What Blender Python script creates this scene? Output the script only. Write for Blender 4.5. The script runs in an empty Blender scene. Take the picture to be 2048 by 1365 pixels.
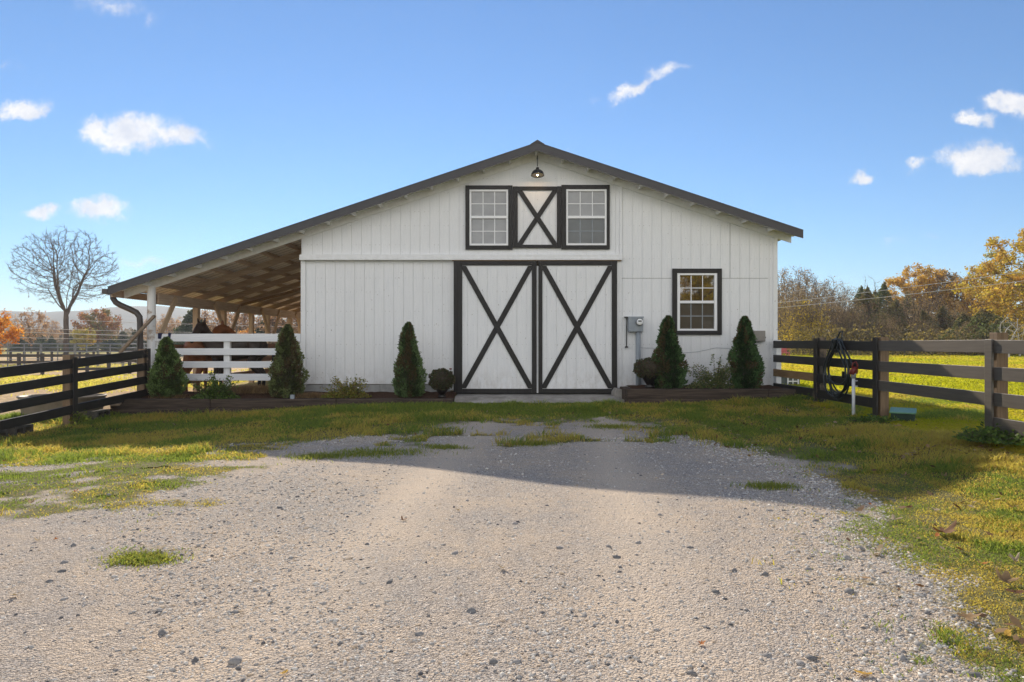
EXPOSURE, SUN_STRENGTH, SKY_STRENGTH = 0.30, 5.0, 0.10
SKY_AIR, SKY_DUST, SKY_OZONE = 1.0, 0.0, 2.5
SKY_TINT = (0.57, 0.83, 1.05)
CLOUD = 8.3; FILL_BANK = 14.2
HAZE = 0.0005
import bpy, bmesh, math, random
import numpy as np
from mathutils import Vector, Matrix, kdtree

R = math.radians
random.seed(7)
rng = np.random.default_rng(7)
scene = bpy.context.scene
COL = scene.collection

# ------------------------------------------------------------------ camera constants
F, CX, CY, CZ = 1365.33, 1024.0, 682.5, 1.25      # 24 mm lens, 1.25 m above the drive


def at(px, py, Y):
    """A point of the place at distance Y in front of the camera, from its position in the photograph."""
    return Vector(((px - CX) * Y / F, Y, CZ + (CY - py) * Y / F))


def S(a, b, x):
    t = np.clip((np.asarray(x, dtype=float) - a) / (b - a), 0, 1)
    return t * t * (3 - 2 * t)


# ------------------------------------------------------------------ value noise
_perm = np.random.default_rng(3).random((256, 256))


def vnoise(x, y):
    x = np.asarray(x, dtype=float); y = np.asarray(y, dtype=float)
    xi = np.floor(x).astype(int); yi = np.floor(y).astype(int)
    fx = x - xi; fy = y - yi
    fx = fx * fx * (3 - 2 * fx); fy = fy * fy * (3 - 2 * fy)
    g = lambda i, j: _perm[(i) & 255, (j) & 255]
    return (g(xi, yi) * (1 - fx) + g(xi + 1, yi) * fx) * (1 - fy) + (g(xi, yi + 1) * (1 - fx) + g(xi + 1, yi + 1) * fx) * fy


def fbm(x, y, o=4):
    a, s, t = 0.5, 0.0, 0.0
    for k in range(o):
        s = s + a * vnoise(x * 2 ** k + 17.3 * k, y * 2 ** k + 5.1 * k); t += a; a *= 0.5
    return s / t


def gz(x, y):
    """Height of the ground."""
    x = np.asarray(x, dtype=float); y = np.asarray(y, dtype=float)
    z = 0.05 * S(9.0, 12.5, y)
    z = z + 0.09 * S(2.8, 5.0, x) * S(4.5, 7.5, y)
    z = z - 0.21 * S(2.0, 6.6, -x) * S(6.0, 10.0, y) * (1 - S(12.9, 14.6, y))
    z = z - 0.55 * S(20, 36, y) * S(9, 18, -x)
    z = z + 0.25 * S(45, 80, y) * S(4, 30, x)
    z = z + 0.02 * (fbm(x * 0.8, y * 0.8, 2) - 0.5)
    z = z + 0.012 * np.sin((x + 0.25 * y) * 2.3) * (1 - S(8, 10, y)) * (1 - S(6, 9, np.abs(x)))
    return z


def g1(x, y):
    return float(gz(x, y))


# ------------------------------------------------------------------ objects
def tag(o, label=None, cat=None, group=None, kind=None):
    if label: o['label'] = label
    if cat: o['category'] = cat
    if group: o['group'] = group
    if kind: o['kind'] = kind
    return o


def thing(name, label, cat, loc=(0, 0, 0), group=None):
    o = bpy.data.objects.new(name, None)
    o.empty_display_size = 0.2
    COL.objects.link(o)
    o.location = loc
    o['org'] = list(loc)
    return tag(o, label, cat, group)


def org(o):
    return Vector(o['org']) if o is not None and 'org' in o else Vector((0, 0, 0))


class MB:
    """collects shapes in world coordinates; build() links them as ONE mesh object"""

    def __init__(s):
        s.v = []; s.f = []

    def add(s, vs, fs):
        n = len(s.v)
        s.v += [tuple(p) for p in vs]
        s.f += [tuple(i + n for i in f) for f in fs]
        return s

    def box(s, x0, x1, y0, y1, z0, z1):
        vs = [(x0, y0, z0), (x1, y0, z0), (x1, y1, z0), (x0, y1, z0), (x0, y0, z1), (x1, y0, z1), (x1, y1, z1), (x0, y1, z1)]
        return s.add(vs, [(0, 3, 2, 1), (4, 5, 6, 7), (0, 1, 5, 4), (1, 2, 6, 5), (2, 3, 7, 6), (3, 0, 4, 7)])

    def prism(s, poly, y0, y1):
        """polygon in XZ (counter-clockwise seen from -Y) extruded along Y"""
        n = len(poly)
        vs = [(p[0], y0, p[1]) for p in poly] + [(p[0], y1, p[1]) for p in poly]
        fs = [tuple(range(n)), tuple(range(2 * n - 1, n - 1, -1))]
        fs += [(i, i + n, (i + 1) % n + n, (i + 1) % n) for i in range(n)]
        return s.add(vs, fs)

    def bar(s, p, q, w, h, up=(0, 0, 1)):
        """beam from p to q, w across, h along up"""
        p = Vector(p); q = Vector(q); d = (q - p).normalized(); up = Vector(up)
        side = d.cross(up)
        if side.length < 1e-5: side = d.cross(Vector((1, 0, 0)))
        side.normalize(); u = side.cross(d).normalized()
        a = side * w / 2; b = u * h / 2
        vs = [p - a - b, p + a - b, p + a + b, p - a + b, q - a - b, q + a - b, q + a + b, q - a + b]
        return s.add(vs, [(0, 1, 2, 3), (7, 6, 5, 4), (0, 4, 5, 1), (1, 5, 6, 2), (2, 6, 7, 3), (3, 7, 4, 0)])

    def tube(s, pts, rad, n=8, caps=True, squash=None):
        pts = [Vector(p) for p in pts]
        m = len(pts)
        rads = rad if hasattr(rad, '__len__') else [rad] * m
        base = len(s.v)
        t0 = (pts[1] - pts[0]).normalized()
        u = t0.orthogonal().normalized()
        for i, p in enumerate(pts):
            if i == 0: t = t0
            elif i == m - 1: t = (pts[-1] - pts[-2]).normalized()
            else: t = (pts[i + 1] - pts[i - 1]).normalized()
            u = (u - t * u.dot(t))
            if u.length < 1e-6: u = t.orthogonal()
            u.normalize(); w = t.cross(u)
            for k in range(n):
                a = 2 * math.pi * k / n
                s.v.append(tuple(p + (u * math.cos(a) + w * math.sin(a)) * rads[i]))
        for i in range(m - 1):
            for k in range(n):
                a = base + i * n + k; b = base + i * n + (k + 1) % n
                s.f.append((a, b, b + n, a + n))
        if caps:
            s.f.append(tuple(base + k for k in range(n - 1, -1, -1)))
            s.f.append(tuple(base + (m - 1) * n + k for k in range(n)))
        return s

    def lathe(s, prof, c, n=24, axis='z'):
        base = len(s.v); c = Vector(c)
        for (r, z) in prof:
            for k in range(n):
                a = 2 * math.pi * k / n
                if axis == 'z': s.v.append(tuple(c + Vector((r * math.cos(a), r * math.sin(a), z))))
                else: s.v.append(tuple(c + Vector((r * math.cos(a), z, r * math.sin(a)))))
        for i in range(len(prof) - 1):
            for k in range(n):
                a = base + i * n + k; b = base + i * n + (k + 1) % n
                s.f.append((a, b, b + n, a + n))
        s.f.append(tuple(base + k for k in range(n - 1, -1, -1)))
        s.f.append(tuple(base + (len(prof) - 1) * n + k for k in range(n)))
        return s

    def build(s, name, m, parent=None, bevel=0.0, smooth=False, loc=None):
        me = bpy.data.meshes.new(name)
        o0 = org(parent) if parent is not None else (Vector(loc) if loc is not None else Vector((0, 0, 0)))
        me.from_pydata([tuple(Vector(v) - o0) for v in s.v], [], s.f)
        me.update()
        bm = bmesh.new(); bm.from_mesh(me); bmesh.ops.recalc_face_normals(bm, faces=bm.faces); bm.to_mesh(me); bm.free()
        o = bpy.data.objects.new(name, me); COL.objects.link(o)
        if m: me.materials.append(m)
        if parent is not None:
            o.parent = parent; o['org'] = list(o0)
        elif loc is not None:
            o.location = loc; o['org'] = list(loc)
        if bevel:
            b = o.modifiers.new('bevel', 'BEVEL'); b.width = bevel; b.segments = 2; b.limit_method = 'ANGLE'
        if smooth:
            me.polygons.foreach_set('use_smooth', [True] * len(me.polygons))
        return o


def np_mesh(name, V, faces, m, parent=None, cols=None, loc=None, smooth=False):
    """V (N,3); faces: list of (M,k) index arrays; cols (N,3) per-vertex colours"""
    V = np.asarray(V, dtype=np.float32)
    if loc is not None: V = V - np.asarray(loc, dtype=np.float32)
    me = bpy.data.meshes.new(name)
    me.vertices.add(len(V)); me.vertices.foreach_set('co', V.ravel())
    nl = sum(f.size for f in faces); nf = sum(len(f) for f in faces)
    me.loops.add(nl); me.polygons.add(nf)
    me.loops.foreach_set('vertex_index', np.concatenate([f.ravel() for f in faces]).astype(np.int32))
    sizes = np.concatenate([np.full(len(f), f.shape[1], dtype=np.int32) for f in faces])
    me.polygons.foreach_set('loop_start', np.concatenate([[0], np.cumsum(sizes)[:-1]]).astype(np.int32))
    if cols is not None:
        a = me.attributes.new('Col', 'FLOAT_COLOR', 'POINT')
        c = np.ones((len(V), 4), dtype=np.float32); c[:, :3] = cols
        a.data.foreach_set('color', c.ravel())
    me.update(calc_edges=True)
    if smooth: me.polygons.foreach_set('use_smooth', np.ones(nf, dtype=bool))
    if m: me.materials.append(m)
    o = bpy.data.objects.new(name, me); COL.objects.link(o)
    if parent is not None: o.parent = parent
    elif loc is not None: o.location = loc
    return o


# ------------------------------------------------------------------ materials
def lin(r, g, b):
    f = lambda c: ((c / 255) / 12.92 if c <= 10 else (((c / 255) + 0.055) / 1.055) ** 2.4)
    return (f(r), f(g), f(b), 1)


class NT:
    def __init__(s, m):
        s.t = m.node_tree; s.n = s.t.nodes; s.l = s.t.links

    def new(s, typ, **kw):
        n = s.n.new(typ)
        for k, v in kw.items():
            if k.startswith('i_'):
                key = k[2:]
                n.inputs[int(key) if key.isdigit() else key.replace('_', ' ')].default_value = v
            else: setattr(n, k, v)
        return n

    def link(s, a, b): s.l.new(a, b)

    def ramp(s, fac, stops):
        r = s.n.new('ShaderNodeValToRGB')
        e = r.color_ramp.elements
        while len(e) < len(stops): e.new(0.5)
        for i, (p, c) in enumerate(stops):
            e[i].position = p; e[i].color = c if len(c) == 4 else (*c, 1)
        s.link(fac, r.inputs[0]); return r.outputs[0]

    def mix(s, fac, a, b, mode='MIX'):
        m = s.n.new('ShaderNodeMix'); m.data_type = 'RGBA'; m.blend_type = mode
        for v, i in ((fac, 0), (a, 6), (b, 7)):
            if hasattr(v, 'is_output'): s.link(v, m.inputs[i])
            elif i == 0: m.inputs[0].default_value = v
            else: m.inputs[i].default_value = v if len(v) == 4 else (*v, 1)
        return m.outputs[2]

    def math(s, op, a, b=0.0, c=None, clamp=False):
        m = s.n.new('ShaderNodeMath'); m.operation = op; m.use_clamp = clamp
        for i, v in enumerate((a, b) + ((c,) if c is not None else ())):
            if hasattr(v, 'is_output'): s.link(v, m.inputs[i])
            else: m.inputs[i].default_value = v
        return m.outputs[0]

    def noise(s, vec, scale, detail=4, rough=0.55, out=0):
        n = s.new('ShaderNodeTexNoise'); n.inputs['Scale'].default_value = scale
        n.inputs['Detail'].default_value = detail; n.inputs['Roughness'].default_value = rough
        if vec is not None: s.link(vec, n.inputs['Vector'])
        return n.outputs[out]

    def mapping(s, scale=(1, 1, 1), rot=(0, 0, 0), loc=(0, 0, 0), coord='Object'):
        tc = s.new('ShaderNodeTexCoord'); mp = s.new('ShaderNodeMapping')
        mp.inputs['Scale'].default_value = scale; mp.inputs['Rotation'].default_value = rot; mp.inputs['Location'].default_value = loc
        s.link(tc.outputs[coord], mp.inputs[0]); return mp.outputs[0]


def new_mat(name, rough=0.7, spec=0.3):
    m = bpy.data.materials.new(name); m.use_nodes = True
    nt = NT(m); b = nt.n['Principled BSDF']
    b.inputs['Roughness'].default_value = rough
    b.inputs['Specular IOR Level'].default_value = spec
    return m, nt, b


def bump(nt, b, height, strength=0.3, dist=0.01):
    n = nt.new('ShaderNodeBump'); n.inputs['Strength'].default_value = strength; n.inputs['Distance'].default_value = dist
    nt.link(height, n.inputs['Height']); nt.link(n.outputs[0], b.inputs['Normal'])


def mat_noise(name, c0, c1, scale=(8, 8, 8), nscale=1.0, rough=0.75, spec=0.3, bstr=0.3, bdist=0.01, metal=0.0, detail=6):
    m, nt, b = new_mat(name, rough, spec)
    v = nt.mapping(scale)
    f = nt.noise(v, nscale, detail, 0.62)
    nt.link(nt.ramp(f, [(0.3, c0), (0.72, c1)]), b.inputs['Base Color'])
    b.inputs['Metallic'].default_value = metal
    if bstr: bump(nt, b, f, bstr, bdist)
    return m


M = {}


def wood(name, c0, c1, axis, rough=0.75, spec=0.3, worn=None):
    """sawn wood with its grain along an axis"""
    m, nt, b = new_mat(name, rough, spec)
    sc = {'x': (1.2, 22, 22), 'y': (22, 1.2, 22), 'z': (22, 22, 1.2)}[axis]
    v = nt.mapping(sc)
    f = nt.noise(v, 1.6, 7, 0.65)
    c = nt.ramp(f, [(0.28, c0), (0.74, c1)])
    if worn:
        big = nt.noise(nt.mapping((2.2, 2.2, 2.2)), 1.0, 5, 0.7)
        fac = nt.ramp(big, [(worn[1], (0, 0, 0)), (worn[1] + 0.1, (1, 1, 1))])
        c = nt.mix(fac, c, worn[0])
    nt.link(c, b.inputs['Base Color'])
    bump(nt, b, f, 0.35, 0.004)
    return m


M['white'] = None
m, nt, b = new_mat('white_siding_paint', 0.62, 0.3)
v = nt.mapping((26, 26, 1.6)); f = nt.noise(v, 2.2, 6, 0.7)
big = nt.noise(nt.mapping((0.7, 0.7, 0.5)), 1.0, 5, 0.6)
c = nt.ramp(f, [(0.25, (0.70, 0.71, 0.72)), (0.6, (0.80, 0.80, 0.80))])
c = nt.mix(nt.ramp(big, [(0.35, (0, 0, 0)), (0.75, (0.35, 0.35, 0.35))]), c, (0.66, 0.655, 0.64))
sp = nt.noise(nt.mapping((9, 9, 5)), 3.0, 2, 0.5)
c = nt.mix(nt.ramp(sp, [(0.735, (0, 0, 0)), (0.76, (0.8, 0.8, 0.8))]), c, (0.30, 0.26, 0.22))
# nail heads in rows, and mud splash near the ground
tcw = nt.new('ShaderNodeTexCoord'); sx = nt.new('ShaderNodeSeparateXYZ'); nt.link(tcw.outputs['Object'], sx.inputs[0])
fx_ = nt.math('SUBTRACT', nt.math('PINGPONG', sx.outputs[0], 0.1016), 0.06); fz_ = nt.math('SUBTRACT', nt.math('PINGPONG', sx.outputs[2], 0.345), 0.2)
rr_ = nt.math('ADD', nt.math('MULTIPLY', fx_, fx_), nt.math('MULTIPLY', fz_, fz_))
nail = nt.math('LESS_THAN', rr_, 0.000055)
wob = nt.noise(nt.mapping((3, 3, 3)), 1.0, 2, 0.5)
c = nt.mix(nt.math('MULTIPLY', nail, nt.ramp(wob, [(0.40, (0, 0, 0)), (0.6, (0.75, 0.75, 0.75))])), c, (0.34, 0.31, 0.29))
spl = nt.noise(nt.mapping((7, 7, 4)), 1.6, 6, 0.7)
lowz = nt.new('ShaderNodeMapRange'); nt.link(sx.outputs[2], lowz.inputs[0]); lowz.inputs[1].default_value = 0.85; lowz.inputs[2].default_value = 0.20
c = nt.mix(nt.math('MULTIPLY', lowz.outputs[0], nt.ramp(spl, [(0.42, (0, 0, 0)), (0.72, (0.5, 0.5, 0.5))])), c, (0.40, 0.35, 0.29))
nt.link(c, b.inputs['Base Color']); bump(nt, b, f, 0.4, 0.003); M['white'] = m

M['white_trim'] = mat_noise('white_trim_paint', (0.70, 0.70, 0.69), (0.82, 0.82, 0.82), (10, 10, 10), 1.0, 0.55, 0.3, 0.1, 0.003)
M['vinyl'] = mat_noise('white_vinyl', (0.80, 0.80, 0.80), (0.84, 0.84, 0.84), (3, 3, 3), 1.0, 0.35, 0.4, 0)
M['white_rail'] = wood('white_rail_paint', (0.66, 0.67, 0.69), (0.82, 0.82, 0.82), 'x', 0.6, 0.3, ((0.36, 0.26, 0.18, 1), 0.66))
M['white_post'] = wood('peeling_white_post', (0.62, 0.62, 0.62), (0.80, 0.80, 0.79), 'z', 0.65, 0.3, ((0.34, 0.25, 0.18, 1), 0.57))
M['trim'] = wood('dark_brown_trim_paint', (0.012, 0.0105, 0.010), (0.024, 0.021, 0.019), 'z', 0.5, 0.35)
M['roof'] = mat_noise('dark_brown_roof_metal', (0.038, 0.034, 0.036), (0.050, 0.046, 0.048), (5, 5, 5), 1.0, 0.45, 0.5, 0.03, 0.002)
M['lining'] = mat_noise('old_tin_underside', (0.66, 0.61, 0.56), (0.86, 0.81, 0.76), (0.8, 14, 2), 1.5, 0.6, 0.3, 0.1, 0.004)
M['timber_y'] = wood('lean_to_lumber_y', (0.34, 0.25, 0.18), (0.56, 0.44, 0.33), 'y')
M['timber_x'] = wood('lean_to_lumber_x', (0.30, 0.22, 0.16), (0.50, 0.39, 0.29), 'x')
M['timber_z'] = wood('lean_to_lumber_z', (0.38, 0.27, 0.175), (0.60, 0.45, 0.30), 'z')
M['brown_rail'] = wood('brown_stained_rail', (0.15, 0.07, 0.035), (0.27, 0.14, 0.07), 'y')
M['plank'] = wood('weathered_plank', (0.17, 0.125, 0.085), (0.30, 0.23, 0.165), 'x')
M['black_rail'] = wood('black_painted_rail', (0.011, 0.010, 0.009), (0.030, 0.026, 0.023), 'y', 0.55, 0.45, ((0.12, 0.095, 0.075, 1), 0.64))
M['black_post'] = wood('black_painted_post', (0.015, 0.013, 0.012), (0.040, 0.034, 0.028), 'z', 0.6, 0.4, ((0.17, 0.12, 0.08, 1), 0.56))
M['sunlit_worn_rail'] = wood('sunlit_worn_black_rail', (0.009, 0.0078, 0.0068), (0.066, 0.054, 0.043), 'y', 0.42, 1.0)  # paler grain and sheen on weathered boards paint in the sunlight they catch
for k_, v_ in (('Sheen Weight', 0.45), ('Sheen Roughness', 0.45), ('Sheen Tint', (0.9, 0.76, 0.62, 1))): M['sunlit_worn_rail'].node_tree.nodes['Principled BSDF'].inputs[k_].default_value = v_
M['tan_rail'] = wood('unpainted_tan_rail', (0.17, 0.10, 0.045), (0.30, 0.19, 0.09), 'y')
M['tan_post'] = wood('unpainted_tan_post', (0.13, 0.085, 0.05), (0.26, 0.18, 0.11), 'z')
M['bed_timber'] = wood('dark_railroad_timber', (0.014, 0.011, 0.009), (0.12, 0.088, 0.068), 'x', 0.85, 0.2)
M['soil'] = mat_noise('brown_bark_mulch', (0.030, 0.016, 0.010), (0.13, 0.072, 0.045), (40, 40, 40), 1.0, 0.95, 0.1, 0.9, 0.03)
M['concrete'] = mat_noise('worn_concrete', (0.19, 0.175, 0.155), (0.40, 0.375, 0.34), (3, 3, 3), 1.3, 0.9, 0.2, 0.5, 0.02, detail=9)
M['block'] = mat_noise('grey_foundation_block', (0.27, 0.27, 0.26), (0.40, 0.40, 0.39), (7, 7, 7), 1.0, 0.9, 0.2, 0.3, 0.01)
M['dark_block'] = mat_noise('shade_darkened_block', (0.03, 0.028, 0.024), (0.10, 0.09, 0.078), (7, 7, 7), 1.0, 0.9, 0.2, 0.3, 0.01)  # darkened in colour to stand for the shade under the fence
M['galv'] = mat_noise('grey_galvanised_metal', (0.22, 0.25, 0.28), (0.33, 0.36, 0.39), (6, 6, 6), 1.0, 0.45, 0.5, 0.02, 0.002)
M['beige_box'] = mat_noise('beige_grey_plastic', (0.22, 0.20, 0.18), (0.27, 0.25, 0.22), (5, 5, 5), 1.0, 0.5, 0.4, 0)
M['black_metal'] = mat_noise('black_enamel', (0.012, 0.011, 0.011), (0.022, 0.02, 0.02), (5, 5, 5), 1.0, 0.35, 0.5, 0)
M['gutter'] = mat_noise('brown_gutter_metal', (0.040, 0.032, 0.028), (0.060, 0.048, 0.042), (5, 5, 5), 1.0, 0.4, 0.5, 0)
M['rubber'] = mat_noise('green_black_hose', (0.012, 0.016, 0.017), (0.03, 0.036, 0.038), (9, 9, 9), 1.0, 0.4, 0.5, 0)
M['pvc'] = mat_noise('white_pipe', (0.52, 0.54, 0.56), (0.64, 0.65, 0.66), (9, 9, 9), 1.0, 0.4, 0.4, 0)
M['red'] = mat_noise('faded_red_paint', (0.11, 0.014, 0.010), (0.20, 0.03, 0.02), (20, 20, 20), 1.0, 0.45, 0.4, 0)
M['pinkred'] = mat_noise('faded_red_plastic', (0.42, 0.07, 0.08), (0.52, 0.12, 0.12), (10, 10, 10), 1.0, 0.45, 0.4, 0)
M['lid'] = mat_noise('pale_green_lid', (0.085, 0.20, 0.115), (0.14, 0.27, 0.165), (12, 12, 12), 1.0, 0.5, 0.4, 0.1, 0.003)
M['lidbox'] = mat_noise('dark_green_box', (0.014, 0.03, 0.02), (0.026, 0.05, 0.034), (12, 12, 12), 1.0, 0.6, 0.3, 0)
M['blue'] = mat_noise('navy_webbing', (0.014, 0.018, 0.055), (0.026, 0.032, 0.09), (30, 30, 30), 1.0, 0.8, 0.2, 0)
M['playhouse'] = mat_noise('grey_green_boards', (0.09, 0.11, 0.10), (0.14, 0.16, 0.15), (5, 5, 5), 1.0, 0.7, 0.3, 0)
M['trough'] = mat_noise('tan_plastic_tub', (0.17, 0.14, 0.10), (0.25, 0.20, 0.15), (5, 5, 5), 1.0, 0.55, 0.4, 0)
M['steel'] = mat_noise('grey_pipe_steel', (0.16, 0.17, 0.18), (0.26, 0.27, 0.28), (5, 5, 5), 1.0, 0.4, 0.5, 0, metal=0.4)
M['wire'] = mat_noise('aluminium_wire', (0.5, 0.48, 0.45), (0.62, 0.6, 0.57), (1, 1, 1), 1.0, 0.4, 0.5, 0)
M['bark'] = mat_noise('grey_brown_bark', (0.055, 0.043, 0.034), (0.14, 0.112, 0.09), (9, 9, 2), 1.5, 0.9, 0.2, 0.7, 0.03)
M['pale_bark'] = mat_noise('pale_peeling_bark', (0.32, 0.29, 0.25), (0.60, 0.57, 0.52), (3, 3, 2), 1.5, 0.85, 0.2, 0.3, 0.02)
M['twig'] = mat_noise('brown_twigs', (0.085, 0.066, 0.048), (0.16, 0.127, 0.096), (2, 2, 2), 1.0, 0.9, 0.1, 0)
M['straw'] = None


def glass(name, col, rough=0.04, spec=0.5):
    m, nt, b = new_mat(name, rough, spec)
    f = nt.noise(nt.mapping((3, 3, 3)), 1.0, 4, 0.6)
    c = nt.ramp(f, [(0.3, tuple(x * 0.82 for x in col)), (0.7, tuple(x * 1.15 for x in col))])
    nt.link(c, b.inputs['Base Color'])
    n2 = nt.noise(nt.mapping((1.4, 1.4, 1.4)), 1.0, 1, 0.5)
    bump(nt, b, n2, 0.05, 0.02)
    b.inputs['Coat Weight'].default_value = 1.0 if 'mirror' in name else 0.4; b.inputs['Coat Roughness'].default_value = 0.02
    return m


M['pane_grey'] = glass('grey_curtained_pane', (0.27, 0.275, 0.28), 0.1)
M['pane_dark'] = glass('dark_screened_pane', (0.09, 0.10, 0.10), 0.2)
M['pane_mirror'] = glass('mirroring_pane', (0.02, 0.02, 0.014), 0.03, 1.0)
M['pane_mirror'].node_tree.nodes['Principled BSDF'].inputs['Coat IOR'].default_value = 2.4
M['pane_brown'] = glass('brown_screened_pane', (0.045, 0.036, 0.024), 0.25)


def leafmat(name, trans=0.45, gain=1.0, rough=0.6, tgain=1.6, spec=0.25, tint=None):
    m = bpy.data.materials.new(name); m.use_nodes = True
    nt = NT(m); b = nt.n['Principled BSDF']; out = nt.n['Material Output']
    a = nt.new('ShaderNodeAttribute'); a.attribute_name = 'Col'
    c = a.outputs['Color']
    if gain != 1.0: c = nt.mix(1.0, c, (gain, gain, gain), 'MULTIPLY')
    nt.link(c, b.inputs['Base Color']); b.inputs['Roughness'].default_value = rough
    b.inputs['Specular IOR Level'].default_value = spec
    t = nt.new('ShaderNodeBsdfTranslucent')
    tg = tint or (tgain, tgain, tgain * 0.8)
    nt.link(nt.mix(1.0, c, tg, 'MULTIPLY'), t.inputs['Color'])
    ms = nt.new('ShaderNodeMixShader'); ms.inputs[0].default_value = trans
    nt.link(b.outputs[0], ms.inputs[1]); nt.link(t.outputs[0], ms.inputs[2]); nt.link(ms.outputs[0], out.inputs['Surface'])
    return m


M['leaf'] = leafmat('autumn_leaves')
M['needle'] = leafmat('evergreen_needles', 0.2, 1.0, 0.6, 1.2)
M['far_needle'] = leafmat('cedar_sprays', 0.42, 1.0, 0.7, 1.3, 0.1)
M['grass'] = leafmat('grass_blades', 0.55, 1.0, 0.6, 1.95, 0.2)
M['lawn'] = leafmat('sunlit_lawn_blades', 0.62, 1.0, 0.6, 2.1, 0.2)
M['straw'] = leafmat('dry_straw', 0.35, 1.0, 0.8, 1.2, 0.1)
M['dead_leaf'] = leafmat('dry_fallen_leaf', 0.25, 1.0, 0.7, 1.2, 0.2)


def stonemat():
    m, nt, b = new_mat('grey_limestone_gravel', 0.85, 0.25)
    a = nt.new('ShaderNodeAttribute'); a.attribute_name = 'Col'
    f = nt.noise(nt.mapping((60, 60, 60)), 1.0, 4, 0.6)
    c = nt.mix(1.0, a.outputs['Color'], nt.ramp(f, [(0.3, (0.75, 0.75, 0.75)), (0.7, (1.1, 1.1, 1.1))]), 'MULTIPLY')
    nt.link(c, b.inputs['Base Color']); bump(nt, b, f, 0.3, 0.004)
    return m


M['stone'] = stonemat()
# ------------------------------------------------------------------ camera, sky, sun
cam_d = bpy.data.cameras.new('camera'); cam = bpy.data.objects.new('camera', cam_d); COL.objects.link(cam)
cam_d.lens = 24; cam_d.sensor_width = 36; cam_d.clip_start = 0.05; cam_d.clip_end = 9000
cam.location = (0, 0, CZ); cam.rotation_euler = (R(90), 0, 0)
scene.camera = cam
scene.cycles.diffuse_bounces = 8; scene.cycles.max_bounces = 14
scene.view_settings.view_transform = 'Standard'; scene.view_settings.look = 'None'
scene.view_settings.exposure = EXPOSURE; scene.view_settings.gamma = 1

SUN_EL, SUN_AZ = 30.2, -12.3          # degrees above the horizon; degrees to the right of straight ahead
sd = Vector((math.sin(R(SUN_AZ)) * math.cos(R(SUN_EL)), math.cos(R(SUN_AZ)) * math.cos(R(SUN_EL)), math.sin(R(SUN_EL))))
ld = bpy.data.lights.new('sun', 'SUN'); ld.energy = SUN_STRENGTH; ld.angle = R(0.5); ld.color = (1.0, 0.885, 0.73)
sun = bpy.data.objects.new('sun', ld); COL.objects.link(sun)
sun.rotation_euler = sd.to_track_quat('Z', 'Y').to_euler(); sun.location = (0, 0, 30)

w = bpy.data.worlds.new('World'); scene.world = w; w.use_nodes = True
nt = NT(w); bg = nt.n['Background']; bg.inputs['Strength'].default_value = SKY_STRENGTH
sky = nt.new('ShaderNodeTexSky'); sky.sky_type = 'NISHITA'; sky.sun_disc = False
sky.sun_elevation = R(SUN_EL); sky.sun_rotation = R(SUN_AZ); sky.altitude = 200
sky.air_density = SKY_AIR; sky.dust_density = SKY_DUST; sky.ozone_density = SKY_OZONE
# clouds at infinity: blobs laid out by direction (east = x/y, up = z/y), roughened by noise
tc = nt.new('ShaderNodeTexCoord'); sp = nt.new('ShaderNodeSeparateXYZ'); nt.link(tc.outputs['Generated'], sp.inputs[0])
yy = nt.math('MAXIMUM', sp.outputs[1], 0.02)
u = nt.math('DIVIDE', sp.outputs[0], yy); v_ = nt.math('DIVIDE', sp.outputs[2], yy)
cmb = nt.new('ShaderNodeCombineXYZ'); nt.link(u, cmb.inputs[0]); nt.link(v_, cmb.inputs[1])
uv = cmb.outputs[0]
n1 = nt.new('ShaderNodeTexNoise'); n1.inputs['Scale'].default_value = 22; n1.inputs['Detail'].default_value = 6; n1.inputs['Roughness'].default_value = 0.62
nt.link(uv, n1.inputs['Vector'])
sub = nt.new('ShaderNodeVectorMath'); sub.operation = 'SUBTRACT'; nt.link(n1.outputs['Color'], sub.inputs[0]); sub.inputs[1].default_value = (0.5, 0.5, 0.5)
scl = nt.new('ShaderNodeVectorMath'); scl.operation = 'MULTIPLY'; nt.link(sub.outputs[0], scl.inputs[0]); scl.inputs[1].default_value = (0.075, 0.046, 0)
adv = nt.new('ShaderNodeVectorMath'); adv.operation = 'ADD'; nt.link(uv, adv.inputs[0]); nt.link(scl.outputs[0], adv.inputs[1])
uvw = adv.outputs[0]
n2 = nt.new('ShaderNodeTexNoise'); n2.inputs['Scale'].default_value = 34; n2.inputs['Detail'].default_value = 7; n2.inputs['Roughness'].default_value = 0.66
nt.link(uv, n2.inputs['Vector'])
CLOUDS = [  # px, py, half width, half height, tilt, opacity
    (262, 264, 100, 44, 6, 1.0), (345, 268, 72, 30, -12, 0.8), (200, 262, 44, 30, 0, 0.9), (400, 285, 34, 16, -20, 0.45),
    (40, 222, 66, 24, 8, 0.85), (84, 430, 42, 22, 0, 0.75), (200, 419, 72, 26, 0, 0.9),
    (1262, 176, 58, 20, 38, 0.62), (1325, 146, 62, 14, 10, 0.55),
    (1948, 239, 42, 20, 0, 0.85), (2030, 212, 70, 28, -10, 1.0), (1990, 198, 24, 22, 0, 0.8),
    (1962, 316, 88, 36, 0, 1.0), (1828, 330, 44, 15, 8, 0.6), (1725, 363, 36, 18, 0, 0.7),
    (225, 8, 84, 28, -4, 0.42), (302, 36, 28, 26, 40, 0.28), (285, 526, 60, 15, -4, 0.35), (1785, 484, 30, 12, 10, 0.25), (1860, 474, 24, 9, 0, 0.2),
    (18, 136, 40, 16, 20, 0.22), (1130, 298, 24, 7, 10, 0.2), (1188, 204, 30, 8, 10, 0.2)]
acc = None
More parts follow.
